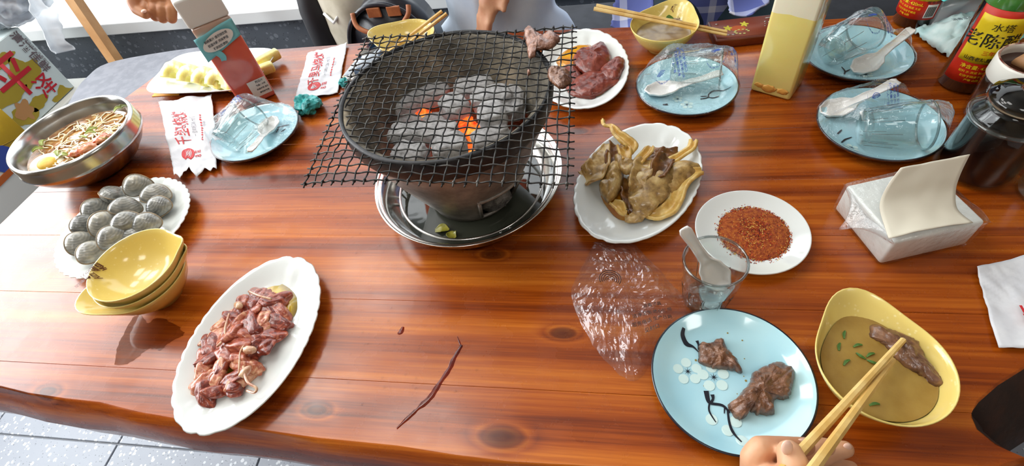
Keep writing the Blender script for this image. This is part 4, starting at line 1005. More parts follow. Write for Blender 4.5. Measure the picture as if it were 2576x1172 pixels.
L2 = lambda pts: ZP((400, 0), .4095, pts); S4 = lambda pts: ZP((1590, 90), .17915, pts); S3 = lambda pts: ZP((2020, 200), .19627, pts); S5 = lambda pts: ZP((1880, 0), .4267, pts)
for t_, cv, lst in [(bpL, L2, [[(800, 765), (740, 780), (690, 800)], [(740, 780), (720, 815)], [(690, 800), (650, 825)], [(780, 790), (750, 810)]]), (bpM, S4, [[(1390, 705), (1280, 770), (1150, 775), (1080, 820), (1060, 870), (960, 890)], [(1060, 860), (1130, 875), (1220, 850)], [(960, 855), (1050, 850)]]), (bpA, S3, [[(625, 740), (540, 770), (490, 815)], [(495, 645), (440, 700)]]), (bpT, S5, [[(555, 395), (575, 420), (570, 440)], [(605, 410), (575, 425)]])]:
    for pts in lst: stroke(t_, cv(pts), [.0012, .0028, .0022])
blossom(bpM, *S4([(770, 970)])[0], .009); blossom(bpM, *S4([(640, 890)])[0], .007); stroke(bpM, S4([(430, 970), (500, 965)]), [.003, .006]); blossom(bpL, *L2([(560, 920)])[0], .008); blossom(bpA, *S3([(620, 880)])[0], .009); blossom(bpT, *S5([(700, 440)])[0], .009)
# --- tumblers on their sides, spoons, film
def lying(a, b, label, m=None):
    """tumbler lying with its base at a pointing to b, resting on the plate"""
    d = (b-a); d.z = 0; d.normalize(); d = (d+Vector((0, 0, .08))).normalized(); s = Vector((0, 0, 1)).cross(d).normalized(); u = d.cross(s)
    return tumbler(label, Matrix(((u.x, s.x, d.x, a.x), (u.y, s.y, d.y, a.y), (u.z, s.z, d.z, a.z), (0, 0, 0, 1))), m=m)
def setting(pl_, cup, sp, what, seed, prints):
    a, b = P(*cup[0], .042), P(*cup[1], .045); d = (b-a); d.z = 0; d.normalize(); a = Vector((a.x, a.y, T+.0362)); lying(a, a+d, 'clear glass tumbler lying under film on the plate '+what)
    s0, s1 = P(*sp[0], .012), P(*sp[1], .026); s0.z = T+.0085; s1.z = T+.0145
    spoon('white soup spoon under film on the plate '+what, s0, s1)
    c = Vector((pl_.location.x, pl_.location.y)); A = Vector((a.x, a.y))-c; B = A+Vector((d.x, d.y))*.082
    wrap_film(pl_, 'clear film printed blue over the plate '+what, [(A, B, .077), (Vector((s0.x, s0.y))-c, Vector((s1.x, s1.y))-c, .042)], seed, 1.25, prints)
setting(bpL, [(560, 352), (640, 270)], [(690, 300), (640, 395)], 'by the torn paper wrapper', 1, [(-.035, -.005, .017, .9)])
setting(bpM, [(1690, 165), (1815, 168)], [(1622, 236), (1816, 200)], 'beside the kidney slices', 2, [(.04, .0, .017, .1), (-.045, -.01, .015, .3)])
setting(bpT, [(2092, 122), (2200, 62)], [(2145, 190), (2288, 90)], 'near the vinegar bottles', 3, [(.005, .005, .017, .3)])
setting(bpA, [(2170, 312), (2345, 312)], [(2062, 292), (2252, 222)], 'next to the tissue pack', 4, [(.0, .035, .014, .3)])
# --- upright tumbler with spoon, crinkled bag
cupc = V3(.128, .357, T)
tumbler('clear faceted glass tumbler standing upright with a spoon in it', None, cupc, m=GLASSTHIN, h=.085, r=.0358)
spoon('white soup spoon standing in the upright tumbler', P(1816, 716, .022), P(1702, 548, .118), Vector((-.2, -.5, .75)), ws=.82)
bgc = P(1580, 780, 0)
ol = [P(x, y, 0) for x, y in [(1488, 625), (1500, 608), (1545, 612), (1590, 612), (1640, 660), (1690, 715), (1735, 768), (1700, 800), (1660, 850), (1636, 920), (1600, 958), (1560, 945), (1500, 880), (1455, 800), (1438, 735), (1460, 680)]]
q = densify(ol, 6, .002, 3); c = sum(q, Vector())/len(q); n = len(q); V, F = [], []
RG = 22
for k in range(RG+1):
    s = 1-k/RG
    for p in q:
        w_ = c+(p-c)*s; fold = abs(nz(w_, 26, 2))+.45*abs(nz(w_, 70, 5)); z = .002+.034*max(0, 1-s**2.6)*(.45+.9*fold)+.003*abs(nz(w_, 160, 1)); V.append(Vector((w_.x-c.x, w_.y-c.y, z if k else .001)))
for k in range(RG):
    for j in range(n): F.append((k*n+j, k*n+(j+1) % n, (k+1)*n+(j+1) % n, (k+1)*n+j))
bag = thing('plastic_bag', 'crinkled empty clear plastic bag lying beside the upright tumbler', 'plastic bag', (c.x, c.y, T)); mesh('film', V, F, FILMBAG, bag, False)
def bz(x, y): return Vector((x, y, .034+.006*nz((x*30, y*30, 0))))
for k, s in enumerate(['消毒餐具', '洁净卫生 放心使用', '服务电话 生产日期', '见封口']):
    b0 = P(1640, 770+20*k, .03)-bag.location; text(s, .0062, mat('dark_print', srgb(50, 28, 24), .5), 'bag_print', bag, lambda x, y, b0=b0: bz(b0.x+x*.9-y*.2, b0.y+y*.9+x*.25), .00008)
b0 = P(1535, 705, .03)-bag.location
for k in range(5): mesh('bag_print', *tube([bz(b0.x+(.003+.0026*k)*math.cos(a*.3), b0.y+(.002+.0026*k)*math.sin(a*.3)) for a in range(-2, 13)], .0005, 5), mat('dark_print', srgb(50, 28, 24), .5), bag)

# ================================================================ chopsticks
chopstick(P(1828, 88, .034), P(1494, 22, .075), 'bamboo chopstick laid over the broth bowl, one of the crossing pair', 'chopsticks across the broth bowl', .0026, .0038)
chopstick(P(1829, 80, .034), P(1500, 14, .075), 'bamboo chopstick laid over the broth bowl, one of the crossing pair', 'chopsticks across the broth bowl', .0026, .0038)
chopstick(P(905, 185, .012), P(1112, 28, .088), 'bamboo chopstick resting on the bowl behind the grill', 'chopsticks behind the grill', .0026, .0038)
chopstick(P(915, 194, .012), P(1124, 34, .088), 'bamboo chopstick resting on the bowl behind the grill', 'chopsticks behind the grill', .0026, .0038)
HC1, HC2 = P(2075, 1064, .10), P(2048, 1165, .14)
c1a, c1b = P(2272, 855, .045), P(2040, 1108, .086); chopstick(c1a, c1a+(c1b-c1a)*1.75, 'bamboo chopstick held in the hand over the sauce bowl, ending at its brown tip', 'chopsticks held in the hand', .003, .0056)
c2a, c2b = P(2246, 905, .042), P(2100, 1104, .092); chopstick(c2a, c2a+(c2b-c2a)*1.95, 'bamboo chopstick held over the sauce bowl, the one resting on the ring finger', 'chopsticks held in the hand', .003, .0056)

# ================================================================ paper wrappers, tissues
def wrapper(corners, label, seed, torn=0, flip=False, txt=True, curl=.004):
    """corners: near-left, near-right, far-right, far-left on the table; lettering runs along the long side"""
    c = sum(corners, Vector())/4; t = thing('napkin_wrapper', label, 'paper wrapper', (c.x, c.y, T), 0, 'printed white paper wrappers')
    A = [k-c for k in corners]
    def fn(u, v):
        q = A[0].lerp(A[1], v).lerp(A[3].lerp(A[2], v), u)
        if torn: q = q+(A[0]-A[3])*(.10*nz((v*4, 0, seed), 1.7)+.05*nz((v*17, 0, seed)))*max(0, .25-u)*4
        z = .0025+curl*(.6+nz((q.x*22, q.y*22, seed)))+.004*abs(nz((q.x*60, q.y*60, seed)))+.012*max(0, u-.85)/.15*0
        return Vector((q.x, q.y, max(z, .0008)))
    pa_ = mesh('paper', *sheet(fn, 46, 26, .0006), PAPER, t)
    L = (A[3]-A[0]).length; W_ = (A[1]-A[0]).length
    def mp(u, v): return fn(clamp(u), clamp(v))+Vector((0, 0, .0011))
    if txt:
        for s, v, sz, m, bd, u0 in [('千里马烧烤', .36, .027, REDINK, .00025, .60), ('一 百年好口味 大门', .60, .0085, GREYINK, 0, .58), ('总 店', .63, .0125, REDINK, .0002, .20), ('千里马烧烤', .80, .004, GREYINK, 0, .6)]:
            text(s, sz, m, 'wrapper_print', pa_, lambda x, y, v=v, u0=u0: mp(u0+x/L, v-y/W_), bd)
        for k in range(11): flat([mp(.38+.034*k+.011*math.cos(b*PI/6), .74+.02*math.sin(b*PI/6)) for b in range(12)], REDINK, 'wrapper_print', pa_)
        flat([mp(.22+.075*math.cos(b*PI/12), .40+.15*math.sin(b*PI/12)) for b in range(24)], REDINK, 'wrapper_logo', pa_)
        for k in range(4):
            V, F = [], []
            for j in range(9):
                f = j/8; uu, vv = .17+.1*f, .33+.035*k+.06*f*(1-f)*2+.02*f; w_ = .009*math.sin(PI*f)+.001
                V += [mp(uu, vv-w_)+V3(0, 0, .0006), mp(uu, vv+w_)+V3(0, 0, .0006)]
            F = [(2*j, 2*j+1, 2*j+3, 2*j+2) for j in range(8)]; mesh('wrapper_logo', V, F, PAPER, pa_)
    return t
wrapper([P(448, 452), P(552, 432), P(540, 248), P(408, 268)], 'torn white paper wrapper with red lettering next to the clam plate', 1, torn=1, curl=.01)
q0, q1 = P(742, 262), P(852, 238); e = (P(755, 85)-q0).normalized(); wrapper([q0, q1, P(854, 62, .05), P(752, 88, .05)], 'smooth white paper wrapper with red lettering leaning past the table edge', 2, curl=.003)
w3 = wrapper([P(2448, 680), V3(.425, .30, T), V3(.62, .30, T), V3(.56, .445, T)], 'white paper wrapper with serrated end and red lettering by the notched table edge', 3, txt=False)
bpy.context.view_layer.update()
q = P(2568, 800, .006)-w3.location; text('出口', .026, REDINK, 'wrapper_print', prt(w3, 'paper'), lambda x, y: Vector((q.x+x+.022, q.y+y, .0135)), .0004)

tp = thing('tissue_pack', 'opened clear pack of white tissues with one sheet pulled up', 'tissue pack', (.378, .478, T), ang(P(2187, 664), P(2407, 614)))
mesh('tissue_block', *box(.112, .098, .046, (.005, -.004, .024), .004, 3), mat('tissue_white', (.82, .83, .79, 1), .8, col2=(.74, .75, .71, 1), nscale=50, bump=.3, bscale=90), tp)
mesh('film', *box(.118, .104, .051, (.005, -.004, .0262), .005, 3), FILM, tp)
for s in (-1, 1):
    mesh('film', *sheet(lambda u, v, s=s: Vector((.005+s*(.059+.028*u*(1-abs(2*v-1)**1.5)), -.004+(v-.5)*.104*(1-.75*u), .047-.02*u+.004*math.sin(v*9))), 10, 12, .0004), FILM, tp)
def tsheet(u, v):
    x = -.045+.105*v+.014*u*(1-v); y = .01+.0+.035*u-.012*math.sin(u*2.6); z = .05+.062*u*(1-.06*v)
    return Vector((x, y+.006*math.sin(v*5+u*2), z+.004*nz((u*3, v*3, 1))))
_tl = spline([P(2236, 600, .0535), P(2222, 560, .056), P(2213, 515, .066), P(2232, 468, .085), P(2266, 422, .104)], 6); _tr = spline([P(2448, 560, .0535), P(2408, 525, .058), P(2404, 480, .072), P(2415, 440, .09), P(2440, 388, .112)], 6)
_ti = tp.matrix_basis.inverted()
mesh('tissue_sheet', *sheet(lambda u, v: _ti @ (_tl[int(round(u*24))].lerp(_tr[int(round(u*24))], v)+Vector((0, 0, .004*math.sin(PI*v)*(1-u)+.0015*nz((u*4, v*5, 2))))), 24, 18, .0008), mat('tissue_sheet', srgb(228, 222, 204), .8), tp)

# ================================================================ crumpled papers
def crumple(c, r, m, label, seed, cat='paper'):
    V, F = ico(4); out = []
    for v in V:
        k = 1+.8*nz(v, 1.5, seed)+.3*abs(nz(v, 3.2, seed+1))-.15*abs(nz(v, 6, seed)); out.append(Vector((v.x*r*k, v.y*r*k, max(v.z*r*k*.8, -r*.55))))
    zmin = min(v.z for v in out)
    return tag(mesh('crumpled_paper', out, F, m, None, False, (c.x, c.y, T-zmin)), label, cat)
TEAL = mat('teal_film_paper', srgb(60, 178, 176), .35, col2=srgb(40, 140, 142), nscale=60)
crumple(P(768, 256, .02), .022, TEAL, 'crumpled ball of teal paper between the wrapper and the wrapped blue plate', 3)
crumple(P(866, 203, .01), .010, TEAL, 'tiny teal paper scrap in front of the dark phone', 6); crumple(P(882, 196, .01), .012, mat('scrap_white', srgb(232, 238, 240), .5), 'tiny white paper scrap touching the dark phone', 8)

# ================================================================ dispensers
def dispenser(base, rz, s, h, liq, label, name, frost):
    t = thing(name, label, 'bottle', (base.x, base.y, T), rz)
    mesh('bottle_body', *box(s, s, h, (0, 0, h/2), .005, 3), liq, t)
    return t
def liqm(name, c1, c2, top):
    t = NT(name); c = t.coord(); z = t.node('ShaderNodeSeparateXYZ', {0: c}).outputs[2]; n = t.noise(c, 18, 3)
    f = t.math('ADD', z, t.math('MULTIPLY_ADD', n, .01, -.005)); k = t.math('GREATER_THAN', f, top)
    t.set(Base_Color=t.mix(k, t.mix(n, c1, c2), srgb(226, 222, 196) if name[0] == 'y' else srgb(206, 176, 160)), Roughness=.16, Coat_Weight=.6, Subsurface_Weight=.2, Subsurface_Scale=.02); return t.m
pd = dispenser(V3(-.732, .846), math.radians(40), .072, .178, liqm('pink_juice_bottle', srgb(206, 74, 62), srgb(226, 120, 98), .148), 'square bottle of pink juice with white cap behind the wrapped plate', 'juice_bottle', 0)
mesh('cap', *box(.076, .076, .052, (0, 0, .178+.026), .005, 3), mat('white_cap', srgb(226, 226, 222), .4), pd)
TL = mat('teal_label', srgb(120, 196, 206), .5); LBW = mat('label_white', srgb(228, 226, 222), .5); LBK = mat('label_ink', srgb(60, 70, 80), .6)
f = -.0364
nl_ = mesh('neck_label', *sheet(lambda u, v: Vector((-.042+.078*u, f-.004-.006*math.sin(u*7)*v*.4, .128+.034*v+.012*u*(1)-.012*(1-v)*(1-u))), 14, 8, .0006), TL, pd)
flat([Vector((-.036+.062*(.5+.5*math.cos(a*PI/12)*1.0), f-.0075, .147+.015*math.sin(a*PI/12)+.006*math.cos(a*PI/12))) for a in range(24)], LBW, 'label_panel', nl_)
for k, s in enumerate(['鲜榨果汁 请尽快饮用', '低温冷藏 风味更佳', '不添加防腐剂']): text(s, .0058, LBK, 'label_print', nl_, lambda x, y, k=k: Vector((-.006+x*.85, f-.0085, .154-.0085*k+y+x*.1)), .0001)
mesh('ribbon_tail', *ribbon([(-.02, f-.004, .130), (-.014, f-.006, .118), (-.016, f-.004, .108)], [.012, .012, .009], .0008, .1, 2, .001, up=(0, -1, 0)), TL, pd)
pl_ = flat([Vector((-.004, f-.0006, .012)), Vector((.034, f-.0006, .012)), Vector((.034, f-.0006, .048)), Vector((-.004, f-.0006, .048))], LBW, 'price_label', pd)
for k, s in enumerate(['西瓜汁', '饮品 / 大杯', '出品时间 当日', '请尽快饮用']): text(s, [.0055, .0042, .004, .004][k], LBK, 'label_print', pl_, lambda x, y, k=k: Vector((.02+x, f-.001, .043-.008*k+y)), .0001)
yd = dispenser(V3(.299, .792), math.radians(-32), .066, .205, liqm('yellow_sauce_bottle', srgb(222, 206, 112), srgb(232, 220, 138), .142), 'tall square bottle of pale yellow sauce between the wrapped plates', 'sauce_bottle', 0)
mesh('cap', *box(.07, .07, .03, (0, 0, .22), .005, 3), mat('white_cap', srgb(226, 226, 222), .4), yd)
for k, (x, s) in enumerate([(-.004, .012), (.018, .009), (-.02, .008)]):
    mesh('sediment', *xf(blob(s, .0014, s*.55, k, .4, 2, 3), (x, -.0335, .014+.001*k)), mat('brown_sediment', srgb(206, 150, 70), .4), yd)

# ================================================================ vinegar bottles, jars
YL, RL = mat('yellow_label', srgb(240, 214, 30), .45, col2=srgb(228, 196, 20), nscale=30), mat('red_label', srgb(200, 40, 16), .45)
DARKLIQ = mat('dark_vinegar_glass', srgb(30, 20, 12), .05, coat=1)
def cyl_patch(r, a0, a1, z0, z1, n=24): return sheet(lambda u, v: Vector((r*math.cos(a0+(a1-a0)*u), r*math.sin(a0+(a1-a0)*u), z0+(z1-z0)*v)), n, 6, .0004)
def vinegar(c, face, label, full):
    t = thing('vinegar_bottle', label, 'bottle', (c.x, c.y, T), 0, 'vinegar bottles'); r = .0325
    mesh('glass_body', *lathe([(0, .002), (.75*r, 0), (r, .005), (r, .152), (.92*r, .17), (.62*r, .19), (.42*r, .21), (.4*r, .235), (0, .235)], 48), DARKLIQ if not full else DARKLIQ, t)
    gm = mat('green_bottle_glass', srgb(52, 110, 48), .06, col2=srgb(80, 140, 60), nscale=12, coat=1)
    mesh('upper_glass', *lathe([(1.004*r, .138), (1.004*r, .152), (.925*r, .1705), (.626*r, .1905), (.426*r, .2105), (.406*r, .2355)], 48), gm, t)
    mesh('cap', *lathe([(0, .262), (.5*r, .262), (.52*r, .258), (.52*r, .234), (.4*r, .234)], 32), RL, t)
    w_ = 1.35
    lr_ = mesh('label_red', *cyl_patch(r+.0006, face-w_, face+w_, .022, .138), RL, t)
    ly_ = mesh('label_yellow', *cyl_patch(r+.0011, face-w_*.86, face+w_*.86, .056, .128), YL, t)
    def mp(x, y): a = face+x/r; return Vector(((r+.0018)*math.cos(a), (r+.0018)*math.sin(a), y))
    ink = mat('label_black', srgb(26, 22, 14), .5)
    for s, sz, z, x0, m, b in [('水塔', .013, .113, -.006, ink, 0), ('老陈醋', .0235, .091, -.010, ink, .00022), ('三年陈酿', .0075, .0735, .002, RL, .0001), ('山西老陈醋有限公司', .0068, .0625, 0, ink, .0001), ('净含量: 420mL', .0072, .049, -.006, YL, .0001), ('配料 水 高粱 麸皮 大麦', .0042, .041, -.006, YL, 0), ('贮存于阴凉干燥处', .0042, .034, -.006, YL, 0), ('产地 山西', .0042, .028, -.006, YL, 0)]:
        text(s, sz, m, 'label_print', ly_ if z > .055 else lr_, lambda x, y, z=z, x0=x0: mp(x0+x, z+y), b)
    bp_ = mesh('barcode_panel', *cyl_patch(r+.0012, face+.72, face+1.22, .026, .05), LBW, t)
    for k in range(14): mesh('barcode_bar', *cyl_patch(r+.0016, face+.76+.03*k, face+.76+.03*k+.008+.008*(k % 3 == 0), .028, .046, 2), ink, bp_)
    text('醋 食 调味', .005, ink, 'label_print', ly_, lambda x, y: mp(.97*r+x, .054+y), 0)
    return t
vinegar(V3(.572, .775), -1.72, 'vinegar bottle with yellow and red label showing large black characters', 1)
vinegar(V3(.566, .965), -2.45, 'vinegar bottle with barcode turned forward, behind a wrapped plate', 1)
def jar(c, r, h, label, name):
    return thing(name, label, 'jar', (c.x, c.y, T))
sj = thing('soy_jar', 'glass jar of black soy sauce with amber glass lid beside the tissue pack', 'jar', (.512, .578, T)); r = .045
mesh('liquid', *lathe([(0, .006), (.86*r, .005), (.95*r, .012), (.965*r, .088), (.9*r, .094), (0, .094)], 48), mat('black_soy', srgb(5, 4, 5), .3, spec=.12), sj)
mesh('glass_body', *lathe([(0, 0), (.92*r, 0), (r, .006), (1.01*r, .088), (1.05*r, .094), (1.0*r, .1), (.82*r, .108), (.8*r, .114), (.77*r, .114), (.79*r, .106), (.96*r, .097), (.97*r, .09), (.972*r, .01), (.9*r, .0045), (0, .0045)], 48), JARGLASS, sj)
mesh('collar', *tube([(1.03*r*math.cos(a*PI/24), 1.03*r*math.sin(a*PI/24), .093) for a in range(48)], .0028, 8, True), GLASSTHIN, sj)
mesh('lid', *lathe([(.8*r, .115), (.86*r, .117), (.84*r, .124), (.6*r, .131), (.3*r, .134), (.25*r, .138), (.32*r, .144), (.3*r, .15), (0, .152)], 40), real_glass('amber_lid_glass', (.85, .62, .4), .05), sj)
jc = P(2460, 255, .0); wj = thing('sauce_jar', 'open jar with white collar and dark sauce behind the soy jar', 'jar', (.585, .69, T)); r = .042
mesh('jar_body', *lathe([(0, 0), (.9*r, 0), (r, .006), (r, .07), (.95*r, .076)], 48), mat('dark_jar_glass', srgb(46, 26, 16), .06, coat=1), wj)
mesh('white_collar', *lathe([(1.0*r, .068), (1.03*r, .07), (1.03*r, .094), (1.0*r, .097), (.93*r, .097), (.92*r, .09), (.92*r, .07)], 48), mat('collar_white', srgb(226, 222, 212), .35), wj)
mesh('rim_stain', *lathe([(1.0*r, .0975), (.955*r, .0978), (.93*r, .0972)], 48), mat('dark_red_stain', srgb(110, 40, 34), .4, col2=srgb(220, 190, 170), nscale=70), wj)
mesh('sauce', *lathe([(.93*r, .084), (.5*r, .083), (0, .083)], 40), mat('dark_sauce', srgb(54, 22, 14), .2, coat=.6), wj)
mesh('wooden_spoon', *tube([Vector((-.01, .0, .085)), Vector((.02, .015, .1)), Vector((.05, .03, .125))], [.016, .013, .008], 10), mat('spoon_wood', srgb(160, 116, 76), .6), wj)
cj = thing('clear_jar', 'short empty clear glass jar beside the soy jar and tissue pack', 'jar', (.578, .528, T)); r = .036
mesh('glass_body', *lathe([(0, 0), (.92*r, 0), (r, .006), (r, .05), (.9*r, .056), (.92*r, .062), (.88*r, .062), (.85*r, .056), (.94*r, .049), (.94*r, .008), (.88*r, .004), (0, .004)], 48), GLASSTHIN, cj)
# --- printed packet with teal band behind the bottles
pk = P(2355, 95, 0); tpk = thing('wipe_packet', 'crumpled white plastic packet with a teal band behind the vinegar bottle', 'packet', (.63, .905, T), .3)
mesh('packet_body', *sheet(lambda u, v: Vector((-.07+.12*u, -.055+.10*v, .004+.03*math.sin(PI*clamp(u))**.6*math.sin(PI*clamp(v))**.6*(1+.5*nz((u*4, v*4, 2)))+.012*abs(nz((u*9, v*9, 7))))), 30, 26, .0012), mat('packet_white', srgb(206, 224, 222), .35, col2=srgb(172, 206, 206), nscale=25), tpk)
mesh('teal_band', *sheet(lambda u, v: Vector((-.05+.13*u, .03+.014*v, .062-.006*u+.006*math.sin(u*5))), 16, 4, .001), mat('teal_band', srgb(90, 214, 214), .35), tpk)
mesh('clear_flap', *sheet(lambda u, v: Vector((-.06+.15*u, .045+.03*v+.02*nz((u*3, v*3, 4)), .004+.09*v+.008*nz((u*6, v*6, 1)))), 22, 16, .0004), BAGMILK, tpk)
mesh('green_fold', *sheet(lambda u, v: Vector((.02+.05*u, -.05+.05*v+.01*nz((u*4, v*4, 3)), .006+.035*v+.02*abs(nz((u*5, v*5, 2))))), 12, 12, .001), mat('sea_green_plastic', srgb(96, 168, 156), .3, col2=srgb(140, 200, 188), nscale=30), tpk)
text('消毒湿巾  合格', .008, LBK, 'packet_print', tpk, lambda x, y: Vector((-.03+x, -.012+y*.9-x*.2, .049)), .0001)
# --- brown printed box
bx0, bx1, bx2 = P(1787, 110, .0), P(1940, 88, .0), P(1782, 55, .018)
rb = thing('lacquer_box', 'flat reddish brown box with yellow flowers and silver dots printed on it', 'box', (.3, .957, T), math.radians(5))
mesh('box_body', *box(.182, .072, .018, (0, 0, .009), .003, 2), mat('brown_lacquer', srgb(112, 46, 20), .35, col2=srgb(88, 34, 14), nscale=20), rb)
YF, SV, OR = mat('yellow_flower_print', srgb(206, 196, 40), .4), mat('silver_dot', srgb(190, 186, 182), .25, .6), mat('orange_print', srgb(186, 84, 24), .5)
mesh('inset_panel', *box(.175, .062, .0008, (0, 0, .0182)), mat('brown_panel', srgb(126, 52, 22), .45), rb)
for x, y in ((-.085, .002), (-.04, .012)): flat([Vector((x+.011*(1+.35*math.cos(5*a*PI/15))*math.cos(a*PI/15)*.8, y+.009*(1+.35*math.cos(5*a*PI/15))*math.sin(a*PI/15), .0189)) for a in range(30)], YF, 'flower_print', rb)
flat([Vector((-.06+.02*math.cos(a*PI/10), -.003+.012*math.sin(a*PI/10), .0187)) for a in range(20)], OR, 'fruit_print', rb)
for a in range(9):
    b = a*.62; flat([Vector((-.055+.017*math.cos(b)+.0035*math.cos(k*PI/4), -.018+.009*math.sin(b)+.002*math.sin(k*PI/4), .019)) for k in range(8)], mat('pale_green_print', srgb(196, 206, 120), .5), 'leaf_print', rb)
random.seed(2)
for k in range(34):
    x, y = .005+.108*random.random(), -.028+.05*random.random(); s = random.uniform(.0015, .0032); mesh('silver_dot', *xf(ico(1), (x, y, .0187), (0, 0, 0), (s, s*.8, .0012)), SV, rb)
for x, y, l in ((.035, .028, .02), (-.105, -.024, .006), (-.09, -.026, .006), (-.078, -.027, .006), (-.108, .024, .005)): mesh('silver_dot', *xf(ico(1), (x, y, .0187), (0, 0, 0), (l, .0025, .001)), SV, rb)
for c_ in rb.children:
    if not c_.name.startswith(('box_body', 'inset')): c_.scale = (.72, .82, 1)
# --- phone
ph = thing('phone', 'dark blue phone with pale edge lying beside the brazier under the chopsticks', 'phone', (-.492, .952, T), math.radians(80))
mesh('phone_body', *box(.155, .076, .008, (0, 0, .004), .003, 3), mat('phone_edge', srgb(196, 188, 160), .3, .5), ph); mesh('screen', *box(.149, .07, .0008, (0, 0, .0082), .0003, 1), mat('phone_glass', srgb(24, 44, 66), .06, coat=1), ph)

# ================================================================ spills on the wood
DR = film_mat('brown_sauce_drip', (.5, .2, .05), .04, .05, 40, .1, fm=.3)
def spill(pts, wid, label, m=DR):
    pp = spline([P(*q_, .0002) for q_ in pts], 6); c = pp[len(pp)//2].copy(); n = len(pp); V, F = [], []
    for i, p in enumerate(pp):
        d = (pp[min(i+1, n-1)]-pp[max(i-1, 0)]).normalized(); s = Vector((-d.y, d.x, 0)); k = i/(n-1)*(len(wid)-1); j = min(int(k), len(wid)-2); w_ = (wid[j]*(1-k+j)+wid[j+1]*(k-j))*(1+.5*nz(p, 160))
        for f_, z in ((-1, 0), (-.5, .0006), (0, .0009), (.5, .0006), (1, 0)): V.append(p-c+s*w_*.5*f_+V3(0, 0, z))
    for i in range(n-1):
        for k in range(4): F.append((i*5+k, i*5+k+1, (i+1)*5+k+1, (i+1)*5+k))
    return tag(mesh('sauce_spill', V, F, m, None, True, c), label, 'spill')
spill([(1162, 868), (1140, 905), (1132, 925), (1105, 965), (1082, 1000), (1060, 1020), (1025, 1052), (998, 1078)], [.003, .006, .0075, .0055, .0085, .006, .005, .002], 'long brown sauce drip trailing to the table edge')
spill([(1150, 846), (1156, 862), (1160, 872)], [.001, .002, .002], 'short brown sauce fleck at the head of the long drip')
spill([(1014, 822), (1008, 835), (1000, 838)], [.004, .0065, .003], 'brown sauce drop on bare wood in front of the pan')
WATER = film_mat('clear_water', (.9, .9, .9), .0, .12, 60, .1)
wp = [P(x, y, .0004) for x, y in [(288, 912), (296, 872), (312, 838), (334, 800), (352, 792), (372, 812), (395, 800), (440, 815), (462, 842), (430, 858), (405, 880), (372, 878), (340, 902), (310, 918)]]; wp = densify(wp, 6, .003, 4); wc = sum(wp, Vector())/len(wp); wc.z = T
tag(mesh('water_puddle', [p-wc for p in wp]+[p-wc+V3(0, 0, -.0003) for p in wp], [tuple(range(len(wp)))]+[(k, (k+1) % len(wp), len(wp)+(k+1) % len(wp), len(wp)+k) for k in range(len(wp))], film_mat('wet_patch', (.66, .56, .5), .03, .06, 30, .15, fm=.4), None, False, wc), 'dark thin water puddle on the wood in front of the bowl stack', 'water')
random.seed(21); parts = []
for k in range(150):
    px, py = random.choice([(random.gauss(1080, 120), random.gauss(1010, 50)), (random.gauss(900, 90), random.gauss(880, 70)), (random.gauss(880, 60), random.gauss(520, 50))])
    if py > 1085 or (px < 840 and py > 640): continue
    q = P(px, py, 0); r = random.choice((.0006, .0009, .0013, .002)); parts.append(xf(lathe([(r, 0), (r*.8, r*.3), (r*.4, r*.45), (0, r*.5)], 8), (q.x, q.y, T)))
tag(mesh('water_droplets', *join(*parts), WATER, None), 'scattered tiny water droplets on the bare wood', 'droplets', kind='stuff')
